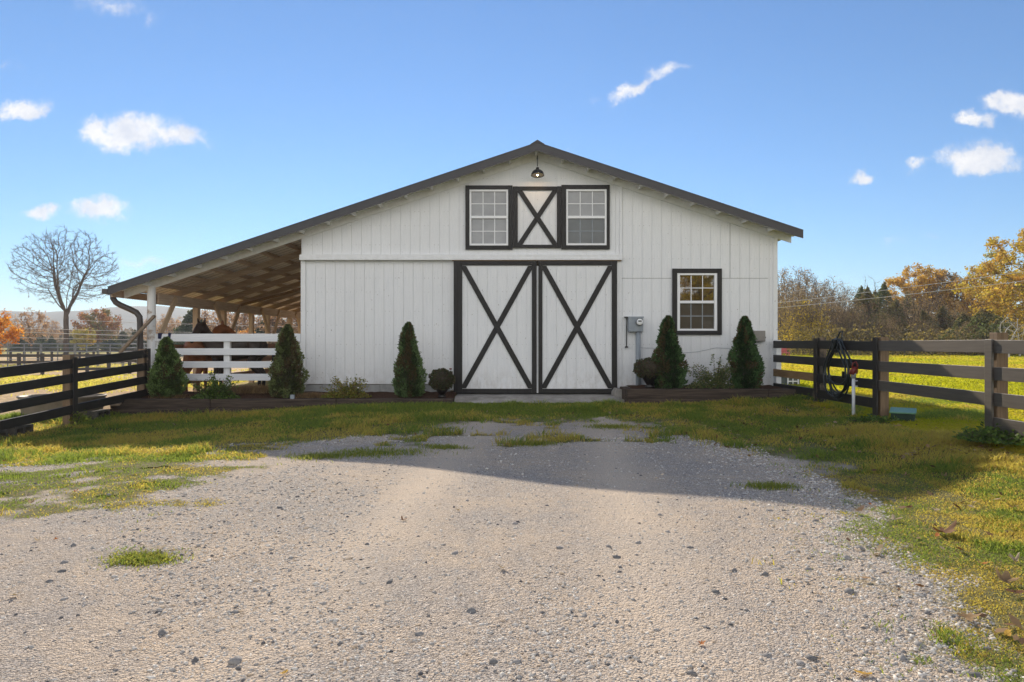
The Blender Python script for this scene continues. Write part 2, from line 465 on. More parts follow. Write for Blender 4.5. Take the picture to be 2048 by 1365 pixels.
for (px, py, rx, ry, tilt, op) in CLOUDS:
    mp = nt.new('ShaderNodeMapping'); mp.vector_type = 'TEXTURE'
    mp.inputs['Location'].default_value = ((px - CX) / F, (CY - py) / F, 0)
    mp.inputs['Rotation'].default_value = (0, 0, R(tilt)); mp.inputs['Scale'].default_value = (rx * 1.22 / F, ry * 1.22 / F, 1)
    nt.link(uvw, mp.inputs[0])
    ln = nt.new('ShaderNodeVectorMath'); ln.operation = 'LENGTH'; nt.link(mp.outputs[0], ln.inputs[0])
    d = nt.math('SUBTRACT', 1.0, ln.outputs[1], clamp=True)
    d = nt.math('MULTIPLY', d, op)
    acc = d if acc is None else nt.math('MAXIMUM', acc, d)
dens = nt.math('ADD', acc, nt.math('MULTIPLY', nt.math('SUBTRACT', n2.outputs[0], 0.5), nt.math('MULTIPLY', acc, 2.4)))
mr = nt.new('ShaderNodeMapRange'); mr.interpolation_type = 'SMOOTHERSTEP'
mr.inputs[1].default_value = 0.03; mr.inputs[2].default_value = 0.66; nt.link(dens, mr.inputs[0])
alpha = nt.math('MULTIPLY', mr.outputs[0], 0.93)
# lower, thicker middles are a shade greyer
ccol = nt.ramp(n1.outputs[0], [(0.35, tuple(CLOUD * k for k in (0.74, 0.77, 0.86))), (0.6, (CLOUD, CLOUD * 0.985, CLOUD * 0.985))])
skyc = nt.mix(1.0, sky.outputs[0], SKY_TINT, 'MULTIPLY')
# bright cloud added unseen behind the viewer to fill the shaded barn front
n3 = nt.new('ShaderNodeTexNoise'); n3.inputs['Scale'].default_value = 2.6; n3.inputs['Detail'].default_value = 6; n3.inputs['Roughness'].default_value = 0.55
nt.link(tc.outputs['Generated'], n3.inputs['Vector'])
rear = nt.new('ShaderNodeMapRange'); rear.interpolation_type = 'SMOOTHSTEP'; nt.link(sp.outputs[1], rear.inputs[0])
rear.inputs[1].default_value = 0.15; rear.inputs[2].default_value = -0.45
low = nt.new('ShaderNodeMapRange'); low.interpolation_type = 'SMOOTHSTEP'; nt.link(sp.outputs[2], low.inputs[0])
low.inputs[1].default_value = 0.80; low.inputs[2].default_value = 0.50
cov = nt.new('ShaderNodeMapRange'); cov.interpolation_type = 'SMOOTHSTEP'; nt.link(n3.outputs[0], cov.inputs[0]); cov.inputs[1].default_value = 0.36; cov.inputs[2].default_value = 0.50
fill_bank = nt.math('MULTIPLY', nt.math('MULTIPLY', rear.outputs[0], low.outputs[0]), cov.outputs[0])
skyc = nt.mix(fill_bank, skyc, tuple(FILL_BANK * k for k in (1.0, 0.98, 0.96)))
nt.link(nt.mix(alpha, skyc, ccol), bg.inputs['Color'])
# ------------------------------------------------------------------ ground
def poly_sd(poly, x, y):
    """signed distance to a polygon (negative inside)"""
    x = np.asarray(x, float); y = np.asarray(y, float)
    d = np.full(x.shape, 1e9); ins = np.zeros(x.shape, bool)
    n = len(poly)
    for i in range(n):
        ax, ay = poly[i]; bx, by = poly[(i + 1) % n]
        ex, ey = bx - ax, by - ay
        t = np.clip(((x - ax) * ex + (y - ay) * ey) / (ex * ex + ey * ey), 0, 1)
        d = np.minimum(d, np.hypot(x - ax - t * ex, y - ay - t * ey))
        c = ((ay > y) != (by > y)) & (x < (bx - ax) * (y - ay) / (by - ay + 1e-12) + ax)
        ins ^= c
    return np.where(ins, -d, d)


DRIVE = [(1.35, 1.0), (1.60, 2.2), (1.72, 2.55), (1.95, 3.3), (2.16, 4.2), (2.30, 4.8), (2.58, 5.4), (2.95, 6.5), (2.85, 7.6), (2.55, 8.3), (1.9, 9.0),
         (1.95, 10.2), (1.35, 10.6), (0.9, 10.2), (0.45, 10.5), (-0.5, 10.2), (-1.0, 9.7), (-2.1, 8.7), (-2.7, 8.1), (-3.6, 7.6), (-5.0, 7.0), (-8.0, 6.4), (-12.0, 5.5), (-12, 1.0)]


def gravel_sd(x, y):
    """below zero: bare gravel; above zero: grass"""
    d = poly_sd(DRIVE, x, y)
    n = fbm(x * 1.3 + 3, y * 1.3 + 9, 4) - 0.5
    n2 = fbm(x * 5 + 30, y * 4 + 1, 3) - 0.5
    left = S(0.9, 2.6, -(x + 0.0) - 0.15 * (y - 4)) * S(3.9, 4.9, y + 0.28 * (x + 3.2))     # grass patches in the gravel on the left
    st = fbm(x * 1.5 + 0.5 * y + 11, y * 2.6 - 0.6 * x + 2, 4) - 0.5
    d = d + 0.9 * n + 0.35 * n2
    patch = 3.0 * st + 1.1 * n2 + 0.14 + 0.5 * S(-2.6, -4.2, x)
    d = np.maximum(d, patch - (1 - left) * 3.0)
    top = S(7.2, 8.2, y) * S(0.52, 0.62, fbm(x * 1.6 + 7, y * 3.2 + 3, 3))                      # tufts in the shaded gravel
    d = np.maximum(d, top * (0.25 + n2) - (1 - top) * 3.0 * (d < 0) * 1.0 - 0.05)
    one = np.exp(-(((x + 2.12) / 0.26) ** 2 + ((y - 3.95) / 0.16) ** 2) * 1.2)                 # the lone tuft
    d = np.maximum(d, 0.62 * one * (0.9 + 0.8 * n2) - 0.15 - 3 * (one < 0.1))
    return d


def axis(lo, hi, f0, f1, step, grow):
    a = list(np.arange(f0, f1 + 1e-6, step))
    s = step
    while a[-1] < hi: s *= grow; a.append(a[-1] + s)
    s = step
    while a[0] > lo: s *= grow; a.insert(0, a[0] - s)
    return np.array(a)


def grid_mesh(name, xs, ys, m, zoff=0.0, cols=None, keep=None, zfun=gz):
    X, Y = np.meshgrid(xs, ys); nx, ny = len(xs), len(ys)
    Z = zfun(X, Y) + zoff
    V = np.stack([X.ravel(), Y.ravel(), Z.ravel()], 1)
    i = np.arange(nx - 1)[None, :] + np.arange(ny - 1)[:, None] * nx
    Fq = np.stack([i, i + 1, i + 1 + nx, i + nx], -1).reshape(-1, 4)
    if keep is not None:
        cx = V[Fq, 0].mean(1); cy = V[Fq, 1].mean(1)
        Fq = Fq[keep(cx, cy)]
        used = np.unique(Fq); remap = -np.ones(len(V), int); remap[used] = np.arange(len(used))
        V = V[used]; Fq = remap[Fq]
    c = cols(V[:, 0], V[:, 1]) if cols is not None else None
    return np_mesh(name, V, [Fq], m, cols=c, smooth=True)


def mixc(a, b, t):
    t = np.asarray(t)[:, None]
    return np.asarray(a)[None, :] * (1 - t) + np.asarray(b)[None, :] * t if np.ndim(a) == 1 else a * (1 - t) + np.asarray(b) * t


def lawn_zone(x, y):
    return S(5.2, 5.9, x + 0 * y)


def paddock_zone(x, y):
    left = S(7.4, 8.0, -x) * S(7.5, 9.0, y)
    lean = S(4.4, 4.6, -x) * S(13.9, 14.4, y) * (1 - S(25.5, 27, y))
    return np.maximum(left, lean)


def ground_col(x, y):
    n = fbm(x * 0.7, y * 0.7, 4); n2 = fbm(x * 2.5 + 9, y * 2.5, 4); far = fbm(x * 0.06 + 4, y * 0.1 + 2, 3)
    soil = mixc((0.085, 0.105, 0.024), (0.15, 0.120, 0.048), np.clip((n - 0.3) * 2.2, 0, 1))       # thin yard grass over soil
    lawn = mixc((0.23, 0.235, 0.010), (0.33, 0.285, 0.024), np.clip((fbm(x * 0.35, y * 0.5, 3) - 0.35) * 2.4, 0, 1))
    dirt = mixc((0.47, 0.335, 0.195), (0.66, 0.50, 0.32), n2)
    pgrass = np.clip((far + 0.3 * (n - 0.5) - 0.59) * 6, 0, 1) * S(11, 16, -x * 0.5 + y)
    pad = mixc(dirt, (0.36, 0.33, 0.06), pgrass * 0.85)
    c = mixc(soil, lawn, lawn_zone(x, y))
    c = mixc(c, pad, paddock_zone(x, y))
    field = mixc((0.27, 0.27, 0.07), (0.38, 0.32, 0.14), far)
    c = mixc(c, field, S(60, 110, y) * (1 - S(4, 8, x)))
    return c


m, nt, b = new_mat('ground_soil_and_turf', 0.95, 0.1)
a = nt.new('ShaderNodeAttribute'); a.attribute_name = 'Col'
f = nt.noise(nt.mapping((14, 14, 14)), 1.0, 8, 0.7)
c = nt.mix(1.0, a.outputs['Color'], nt.ramp(f, [(0.25, (0.45, 0.45, 0.45)), (0.75, (1.45, 1.4, 1.3))]), 'MULTIPLY')
nt.link(c, b.inputs['Base Color'])
f2 = nt.noise(nt.mapping((5, 5, 5)), 1.0, 8, 0.7)
bump(nt, b, f2, 0.9, 0.06)
M['ground'] = m
xs = axis(-1500, 1500, -9.5, 5.5, 0.06, 1.07); ys = axis(-60, 2200, 0.8, 14.5, 0.06, 1.06)
ground = grid_mesh('ground', xs, ys, M['ground'], 0.0, ground_col, zfun=gz)
tag(ground, kind='structure')

m, nt, b = new_mat('crushed_limestone_drive', 0.9, 0.2)
base = nt.mapping((1, 1, 1))
big = nt.noise(base, 0.9, 6, 0.62); mid = nt.noise(base, 7, 6, 0.65); fine = nt.noise(base, 120, 4, 0.7)
vo = nt.new('ShaderNodeTexVoronoi'); vo.inputs['Scale'].default_value = 95; vo.inputs['Randomness'].default_value = 1; nt.link(base, vo.inputs['Vector'])
vb = nt.new('ShaderNodeTexVoronoi'); vb.inputs['Scale'].default_value = 42; nt.link(base, vb.inputs['Vector'])
stone = nt.ramp(vo.outputs['Color'], [(0.15, (0.27, 0.248, 0.23)), (0.55, (0.44, 0.40, 0.36)), (0.9, (0.64, 0.575, 0.515))])
dust = nt.ramp(fine, [(0.3, (0.53, 0.42, 0.305)), (0.7, (0.74, 0.61, 0.475))])
f = nt.math('ADD', nt.math('MULTIPLY', big, 0.75), nt.math('MULTIPLY', mid, 0.45))
col = nt.mix(nt.ramp(f, [(0.52, (0.10, 0.10, 0.10)), (0.72, (0.85, 0.85, 0.85))]), stone, dust)
dk = nt.ramp(nt.noise(nt.mapping((1, 1, 1), loc=(9, 4, 2)), 210, 2, 0.6), [(0.38, (0.32, 0.29, 0.27)), (0.52, (1.08, 1.06, 1.03))])  # dark specks imitate the shade in pits between the stones
col = nt.mix(1.0, col, dk, 'MULTIPLY')
tan = nt.noise(nt.mapping((1, 1, 1), loc=(3, 8, 0)), 4.5, 5, 0.7)
col = nt.mix(nt.ramp(tan, [(0.64, (0, 0, 0)), (0.74, (0.55, 0.55, 0.55))]), col, (0.60, 0.43, 0.26))
av = nt.new('ShaderNodeAttribute'); av.attribute_name = 'Col'
sep = nt.new('ShaderNodeSeparateColor'); nt.link(av.outputs['Color'], sep.inputs[0])
col = nt.mix(nt.math('MULTIPLY', sep.outputs[1], 0.85), col, dust)
earth = nt.ramp(mid, [(0.3, (0.105, 0.11, 0.03)), (0.7, (0.21, 0.175, 0.07))])
col = nt.mix(sep.outputs[0], col, earth)
nt.link(col, b.inputs['Base Color'])
h = nt.math('ADD', nt.math('MULTIPLY', vo.outputs['Distance'], -0.55), nt.math('ADD', nt.math('MULTIPLY', vb.outputs['Distance'], -0.5), nt.math('MULTIPLY', mid, 0.6)))
bump(nt, b, h, 1.0, 0.017)
M['gravel'] = m
def drive_cols(x, y):
    d = gravel_sd(x, y); n2 = fbm(x * 9 + 3, y * 9, 3) - 0.5
    soil = np.clip(S(-0.12, 0.36, d + 0.5 * n2), 0, 1)
    # packed wheel paths: tan dust; loose grey stone between and beside them
    path = np.minimum(np.abs(x - 0.10 * y + 1.35), np.abs(x - 0.10 * y - 0.35)) / 0.42
    pack = np.clip(1.1 - path, 0, 1) * (0.55 + 0.9 * (fbm(x * 1.4, y * 0.5 + 5, 3) - 0.3))
    return np.stack([soil, np.clip(pack, 0, 1), x * 0], 1)


drive = grid_mesh('gravel_drive', np.arange(-9.5, 3.6, 0.045), np.arange(1.1, 11.0, 0.045), M['gravel'], 0.008,
                  keep=lambda x, y: gravel_sd(x, y) < 1.0, cols=drive_cols)
tag(drive, kind='structure')


# ------------------------------------------------------------------ scattered stuff: blades and stones
def blade_mesh(name, x, y, z, h, w, cols, m, lean=0.8, parent=None, tipcol=1.25):
    n = len(x)
    a = rng.random(n) * 2 * np.pi; la = rng.random(n) * 2 * np.pi
    L = h * lean * (0.2 + rng.random(n)); dx, dy = np.cos(a) * w / 2, np.sin(a) * w / 2
    lx, ly = np.cos(la) * L, np.sin(la) * L
    P = np.stack([x, y, z], 1)
    V = np.empty((n, 5, 3))
    V[:, 0] = P + np.stack([-dx, -dy, 0 * x - 0.004], 1); V[:, 1] = P + np.stack([dx, dy, 0 * x - 0.004], 1)
    mid = P + np.stack([lx * 0.35, ly * 0.35, h * 0.6], 1)
    V[:, 2] = mid + np.stack([-dx, -dy, 0 * x], 1) * 0.75; V[:, 3] = mid + np.stack([dx, dy, 0 * x], 1) * 0.75
    V[:, 4] = P + np.stack([lx, ly, h * (1 - 0.25 * rng.random(n))], 1)
    i = np.arange(n) * 5
    q = np.stack([i, i + 1, i + 3, i + 2], 1); t = np.stack([i + 2, i + 3, i + 4], 1)
    C = np.repeat(cols[:, None, :], 5, 1); C[:, 4] *= tipcol
    return np_mesh(name, V.reshape(-1, 3), [q, t], m, parent=parent, cols=C.reshape(-1, 3))


def scatter(n, x0, x1, y0, y1, power=0.0):
    """points in a rectangle; power > 0 thins them with distance"""
    x = rng.uniform(x0, x1, n); y = rng.uniform(y0, y1, n)
    if power:
        k = rng.random(n) < (y0 / y) ** power; x, y = x[k], y[k]
    return x, y


def in_view(x, y, m=1.06):
    return np.abs(x) < 0.75 * y * m + 1.2


def yard_cols(x, y):
    n = fbm(x * 0.9 + 3, y * 0.9 + 7, 3); n2 = fbm(x * 3.1, y * 3.1 + 4, 3)
    g = mixc((0.105, 0.160, 0.032), (0.215, 0.245, 0.044), rng.random(len(x)))
    dry = mixc((0.42, 0.36, 0.065), (0.31, 0.22, 0.07), rng.random(len(x)))
    # dryer on the right and far left, greener close to the barn
    t = np.clip((n - 0.5) * 3.0 + (n2 - 0.5) * 2.4 + 0.16 + 0.38 * S(1.8, 4.5, x) + 0.18 * S(7.5, 4.0, y) - 0.35 * S(10.5, 12, y) * (1 - S(1, 3, x)), 0, 1)
    pick = rng.random(len(x)) < t
    return np.where(pick[:, None], dry, g)


def add_yard():
    xs_, ys_, hs_, ws_ = [], [], [], []
    for (n, x0, x1, y0, y1, pw, hh) in ((560000, 1.2, 5.2, 2.3, 6.5, 1.2, 0.021), (170000, 1.2, 8.5, 6.5, 13.4, 0.6, 0.045), (150000, -9.5, 1.5, 7.0, 13.0, 0.6, 0.045), (200000, -7.6, 0.2, 3.3, 8.0, 0.6, 0.026)):
        x, y = scatter(n, x0, x1, y0, y1, pw)
        d = gravel_sd(x, y)
        cl = fbm(x * 7 + 3, y * 7, 2) - 0.5
        k = in_view(x, y) & (rng.random(len(x)) < 0.012 * (d > -0.5) * (d < 0) + S(-0.12, 0.36, d + 0.8 * cl))
        k &= ~((y > 12.85) & (x > -7.9) & (x < -0.8)) & ~((y > 12.8) & (x > -1.3)& (x < 5.6)) & ~((x > -1.2) & (x < 2.2) & (y > 12.9))
        bare = fbm(x * 2.0 + 5, y * 2.0 + 2, 3)
        k &= rng.random(len(x)) < np.clip(1.5 - 1.2 * S(0.52, 0.76, bare), 0.35, 1)
        x, y = x[k], y[k]
        tall = 0.85 + 1.5 * S(0.55, 0.75, fbm(x * 1.7, y * 1.7, 3)) + 0.7 * S(10.8, 12.6, y)
        xs_.append(x); ys_.append(y); hs_.append(hh * (0.45 + 0.9 * rng.random(len(x))) * tall); ws_.append((0.0035 + 0.0007 * y) * (0.7 + 0.6 * rng.random(len(x))))
    x = np.concatenate(xs_); y = np.concatenate(ys_)
    o = blade_mesh('grass', x, y, gz(x, y), np.concatenate(hs_), np.concatenate(ws_), yard_cols(x, y), M['grass'], 1.1)
    tag(o, 'short patchy yard grass between the gravel and the barn', 'grass', kind='stuff')


def add_lawn():
    n = 340000
    y = 4.5 * np.exp(rng.random(n) * math.log(75 / 4.5)); x = 5.2 + rng.random(n) * np.maximum(0.80 * y + 1.5 - 5.2, 2.0)
    k = (x > 5.2) & ~((x < 5.7) & (y > 14.1) & (y < 26.2)) & (rng.random(n) < 0.9)
    x, y = x[k], y[k]
    g = mixc((0.23, 0.245, 0.010), (0.31, 0.29, 0.016), rng.random(len(x)))
    t = np.clip((fbm(x * 0.35, y * 0.5, 3) - 0.42) * 3 + 0.3 * (fbm(x * 2, y * 2, 2) - 0.5), 0, 1)
    c = mixc(g, (0.36, 0.275, 0.035), t * 0.8)
    o = blade_mesh('lawn_grass', x, y, gz(x, y), (0.035 + 0.0011 * y) * (0.5 + rng.random(len(x))), (0.006 + 0.0016 * y) * (0.6 + 0.7 * rng.random(len(x))), c, M['lawn'], 1.0)
    tag(o, 'mown yellow green lawn sunlit beyond the board fence', 'grass', kind='stuff')


def add_paddock_grass():
    n = 60000
    y = 9.0 * np.exp(rng.random(n) * math.log(60 / 9.0)); x = -7.8 - rng.random(n) * (0.78 * y - 7.0)
    k = in_view(x, y) & (x < -7.8)
    far = fbm(x * 0.06 + 4, y * 0.1 + 2, 3); nn = fbm(x * 0.7, y * 0.7, 4)
    k &= rng.random(n) < np.clip((far + 0.3 * (nn - 0.5) - 0.55) * 6, 0.012, 1)
    x, y = x[k], y[k]
    c = mixc((0.34, 0.34, 0.05), (0.48, 0.38, 0.11), rng.random(len(x)))
    o = blade_mesh('paddock_grass', x, y, gz(x, y), (0.03 + 0.001 * y) * (0.5 + rng.random(len(x))), (0.006 + 0.0014 * y), c, M['grass'], 1.0)
    tag(o, 'thin worn grass growing in the dirt paddock', 'grass', kind='stuff')


ICO_V = np.array([(0, 0, 1)] + [(math.cos(a) * .894, math.sin(a) * .894, .447) for a in [2 * math.pi * k / 5 for k in range(5)]]
                 + [(math.cos(a) * .894, math.sin(a) * .894, -.447) for a in [2 * math.pi * (k + .5) / 5 for k in range(5)]] + [(0, 0, -1)])
ICO_F = np.array([(0, 1 + k, 1 + (k + 1) % 5) for k in range(5)] + [(1 + k, 6 + k, 1 + (k + 1) % 5) for k in range(5)]
                 + [(1 + (k + 1) % 5, 6 + k, 6 + (k + 1) % 5) for k in range(5)] + [(11, 6 + (k + 1) % 5, 6 + k) for k in range(5)])
OCT_V = np.array([(1, 0, 0), (0, 1, 0), (-1, 0, 0), (0, -1, 0), (0, 0, 1), (0, 0, -1.0)])
OCT_F = np.array([(0, 1, 4), (1, 2, 4), (2, 3, 4), (3, 0, 4), (1, 0, 5), (2, 1, 5), (3, 2, 5), (0, 3, 5)])


def stones(name, x, y, z, r, cols, base=OCT_V, fac=OCT_F):
    n = len(x); k = len(base)
    V = base[None] * (1 + 0.5 * (rng.random((n, k, 3)) - 0.5))
    V = V * np.stack([r * (0.8 + 0.7 * rng.random(n)), r * (0.6 + 0.5 * rng.random(n)), r * (0.35 + 0.4 * rng.random(n))], 1)[:, None, :]
    a = rng.random(n) * 2 * np.pi; t = (rng.random(n) - 0.5) * 0.9
    ca, sa, ct, st = np.cos(a)[:, None], np.sin(a)[:, None], np.cos(t)[:, None], np.sin(t)[:, None]
    X = V[..., 0] * ct + V[..., 2] * st; Zz = -V[..., 0] * st + V[..., 2] * ct
    X2 = X * ca - V[..., 1] * sa; Y2 = X * sa + V[..., 1] * ca
    P = np.stack([X2 + x[:, None], Y2 + y[:, None], Zz + z[:, None]], -1)
    fi = (fac[None] + (np.arange(n) * k)[:, None, None]).reshape(-1, 3)
    return np_mesh(name, P.reshape(-1, 3), [fi], M['stone'], cols=np.repeat(cols, k, 0))


def stone_cols(n):
    t = rng.random(n)
    c = mixc((0.33, 0.312, 0.29), (0.80, 0.742, 0.655), t)
    dark = rng.random(n) < 0.10
    c[dark] = mixc((0.10, 0.10, 0.105), (0.22, 0.21, 0.205), rng.random(dark.sum()))
    tan = rng.random(n) < 0.16
    c[tan] = mixc((0.52, 0.40, 0.28), (0.72, 0.58, 0.43), rng.random(tan.sum()))
    return c


def add_gravel():
    x, y = scatter(640000, -5.6, 2.9, 2.2, 9.0, 1.5)
    d = gravel_sd(x, y)
    # looser and denser at the right hand edge and in a band on the left, thin where wheels pack the dust
    loose = np.maximum(S(-1.1, 0.0, d) * S(0.2, 1.2, x), S(0.40, 0.62, fbm(x * 0.55 + 2, y * 0.4 + 8, 3)) * 0.75)
    pk = drive_cols(x, y)[:, 1]
    k = in_view(x, y) & (d < 0.25) & (rng.random(len(x)) < (0.42 + 0.58 * loose) * (1 - 0.5 * pk))
    x, y = x[k], y[k]; lo = loose[k]
    r = (0.0024 + 0.0034 * rng.random(len(x)) ** 2.2 + 0.009 * (rng.random(len(x)) ** 12) + 0.0075 * lo * rng.random(len(x)) ** 2.5) * (0.85 + 0.055 * y)
    o = stones('gravel', x, y, gz(x, y) + 0.006 + r * 0.2, r, stone_cols(len(x)))
    tag(o, 'loose crushed grey stone lying over the drive', 'gravel', kind='stuff')


def add_litter():
    n = 5200
    x = np.concatenate([rng.uniform(1.6, 6.2, n), rng.uniform(-7.5, 1.5, 900)]); y = np.concatenate([2.6 + 10.2 * rng.random(n) ** 0.8, rng.uniform(7.2, 12.6, 900)])
    k = in_view(x, y) & (gravel_sd(x, y) > -0.1) & ~((y > 12.8) & (x < 5.6)) & (rng.random(len(x)) < S(0.40, 0.66, fbm(x * 1.2 + 8, y * 1.2, 3)) + 0.12)
    x, y = x[k], y[k]; n = len(x); z = gz(x, y) + 0.012 + 0.03 * rng.random(n)
    L = (0.012 + 0.030 * rng.random(n) ** 2)[:, None]; a = rng.random(n) * 6.28
    o_ = np.stack([np.cos(a), np.sin(a), rng.normal(0, .35, n)], 1) * L; s_ = np.stack([-np.sin(a), np.cos(a), rng.normal(0, .35, n)], 1) * L * .5
    P = np.stack([x, y, z], 1); V = np.stack([P - o_, P + s_, P + o_ * .9, P - s_], 1); i = np.arange(n) * 4
    C = np.array([(0.20, 0.11, 0.05), (0.33, 0.21, 0.11), (0.13, 0.075, 0.04), (0.42, 0.31, 0.19)])[rng.integers(0, 4, n)]
    o = np_mesh('leaf_litter', V.reshape(-1, 3), [np.stack([i, i + 1, i + 2, i + 3], 1)], M['dead_leaf'], cols=np.repeat(C, 4, 0))
    tag(o, 'brown leaf crumbs and twigs scattered through the yard grass', 'leaf litter', kind='stuff')


add_litter(); add_yard(); add_lawn(); add_paddock_grass(); add_gravel()

# the larger rocks one can count
ROCKS = [(1170, 1236, 20), (985, 1335, 26), (1233, 1115, 22), (911, 1113, 22), (470, 1222, 24), (472, 1320, 30), (1034, 1335, 26), (1070, 1272, 18), (842, 1276, 24), (943, 1232, 24),
         (1120, 1098, 20), (560, 1013, 18), (1217, 1092, 20), (1276, 1085, 14), (734, 1090, 18), (778, 1169, 20), (1030, 1049, 18), (325, 1263, 28), (512, 1180, 20), (390, 1316, 22),
         (680, 1289, 22), (1605, 1026, 14), (1630, 1047, 16), (1615, 1140, 22), (1692, 1122, 22), (1540, 1026, 12), (1478, 1038, 12), (1720, 1105, 26), (1697, 1185, 28), (1530, 1148, 20),
         (1468, 1140, 22), (1432, 1182, 24), (1640, 1200, 20), (1620, 1310, 30), (1838, 1287, 30), (1600, 1322, 24), (1535, 1308, 26), (1805, 1310, 30), (1560, 1180, 18), (1950, 1345, 30),
         (147, 1095, 18), (127, 1130, 22), (125, 1147, 20), (100, 1167, 18), (128, 1200, 22), (170, 1196, 14), (168, 1211, 14), (935, 1004, 12), (1095, 1010, 12), (1320, 1030, 14),
         (1316, 1005, 10), (1337, 1063, 14), (1380, 1094, 16), (1505, 1015, 10), (300, 1020, 14), (358, 1029, 14), (218, 994, 12), (680, 950, 10), (650, 960, 10), (750, 905, 8), (1385, 1350, 26), (1180, 1140, 12)]
ROCK_LABEL = {0: 'round dark grey rock alone on the gravel drive with a hard shadow', 34: 'largest pale grey rock at the grassy edge of the gravel', 5: 'pair of tilted grey rocks standing upright on the tan gravel'}
for i, (px, py, s) in enumerate(ROCKS):
    d = 1.245 * F / (py - CY); p = at(px, py, d); r = s * d / F * 0.5 * 0.85
    n = 1
    x = np.array([p.x]); y = np.array([d]); z = gz(x, y) + r * 0.25
    t = rng.random()
    V = ICO_V * (1 + 0.75 * (rng.random((12, 1)) - 0.5)) * (1 + 0.3 * (rng.random((12, 3)) - 0.5)) * np.array([r, r * 0.8, r * (0.55 + 0.35 * rng.random())])
    a = rng.random() * 6.28; c_, s_ = math.cos(a), math.sin(a)
    V = np.stack([V[:, 0] * c_ - V[:, 1] * s_, V[:, 0] * s_ + V[:, 1] * c_, V[:, 2]], 1)
    o = np_mesh('rock', V, [ICO_F], M['stone'], cols=np.repeat(mixc((0.15, 0.147, 0.145), (0.34, 0.32, 0.30), np.array([t])), 12, 0))
    o.location = (x[0], y[0], z[0])
    lab = ROCK_LABEL.get(i) or ('small grey rock lying loose on the gravel' if s < 19 else 'fist sized grey rock lying loose on the gravel')
    tag(o, lab, 'rock', 'loose grey rocks on the gravel drive')

# fallen leaves
def leaf_mesh(size, lobed, curl, col):
    n = 26; vs = [(0, 0, 0)]; out = []
    for k in range(n):
        a = 2 * math.pi * k / n
        if lobed: r = 0.5 * (0.74 + 0.26 * math.cos(5 * a + 0.4 * math.sin(a))) * (1.0 + 0.45 * math.cos(a))
        else: r = 0.36 * (1 + 0.55 * abs(math.cos(a)) ** 2) * (0.92 + 0.08 * math.cos(9 * a))
        r *= 0.85 + 0.3 * random.random()
        x, y = r * math.cos(a), r * math.sin(a) * (0.95 if lobed else 0.62)
        out.append((x, y, curl * (y * y * 1.6 + 0.5 * x * x) + 0.08 * random.random() * curl))
    vs += out
    V = np.array(vs) * size
    Fc = np.array([(0, 1 + k, 1 + (k + 1) % n) for k in range(n)])
    C = np.tile(np.array(col), (n + 1, 1)) * (0.8 + 0.4 * rng.random((n + 1, 1))); C[0] *= 0.7
    return np_mesh('fallen_leaf', V, [Fc], M['dead_leaf'], cols=C)


TAN, PALE, ORG, BRN, YEL = (0.34, 0.22, 0.11), (0.46, 0.36, 0.24), (0.50, 0.17, 0.035), (0.21, 0.105, 0.05), (0.66, 0.40, 0.07)
LEAVES = [(1725, 1336, 44, 0, YEL, 'golden yellow oval leaf lying on grey gravel'), (1935, 1236, 48, 1, TAN, 'star shaped tan oak leaf on the grass edge'), (1885, 1070, 60, 1, BRN, 'large curled dark brown leaf on sunlit grass'),
          (1875, 1078, 22, 0, ORG, 'small orange leaf under the curled brown one'), (1966, 1136, 22, 1, ORG, 'bright orange lobed leaf on sunlit grass'), (2010, 1172, 50, 1, TAN, 'long tan leaf with orange tip at the right grass'),
          (2030, 1195, 46, 0, BRN, 'dark brown narrow leaf beside the long tan leaf'), (2015, 1272, 34, 0, YEL, 'yellow orange oval leaf on the grass near the corner'), (1788, 1044, 30, 1, PALE, 'pale folded leaf on grass close to the gravel edge'),
          (1875, 1020, 28, 1, PALE, None), (1943, 1014, 26, 0, PALE, None), (1740, 1012, 18, 0, ORG, None), (1818, 1016, 26, 0, BRN, None), (2025, 1015, 30, 1, TAN, None), (2030, 1130, 36, 1, PALE, None), (2032, 1130, 20, 0, TAN, None),
          (1985, 992, 18, 0, PALE, None), (1745, 985, 26, 1, TAN, None), (1705, 955, 28, 1, TAN, None), (1650, 890, 18, 0, PALE, None), (1890, 960, 20, 1, TAN, None), (1905, 918, 18, 0, TAN, None), (1980, 920, 18, 1, BRN, None), (1770, 968, 18, 0, BRN, None),
          (1665, 906, 12, 0, PALE, None), (1690, 875, 26, 1, TAN, None), (1578, 872, 16, 0, BRN, None), (1870, 872, 18, 0, TAN, None), (1810, 955, 18, 1, TAN, None), (1830, 935, 14, 0, BRN, None), (1600, 885, 18, 1, BRN, None),
          (1005, 1140, 24, 1, PALE, 'pale star shaped leaf alone in the middle of the drive'), (320, 1098, 26, 1, PALE, 'white dry leaf beside the lone grass tuft'), (30, 1192, 26, 1, PALE, 'pale pink upright leaf at the left edge of the gravel'),
          (806, 1040, 18, 1, BRN, 'small brown curled leaf on the gravel left of centre'), (917, 1022, 14, 1, PALE, None), (568, 1341, 24, 0, YEL, 'small ochre leaf on the gravel at the bottom'), (1402, 1281, 20, 1, ORG, 'rust coloured leaf on the gravel right of centre'),
          (55, 995, 20, 1, PALE, None), (60, 1010, 22, 1, TAN, None), (150, 988, 16, 1, ORG, None), (145, 948, 12, 0, BRN, None), (45, 940, 14, 0, PALE, None), (240, 876, 10, 0, PALE, None), (75, 1083, 20, 1, PALE, None), (110, 1080, 14, 1, ORG, None)]
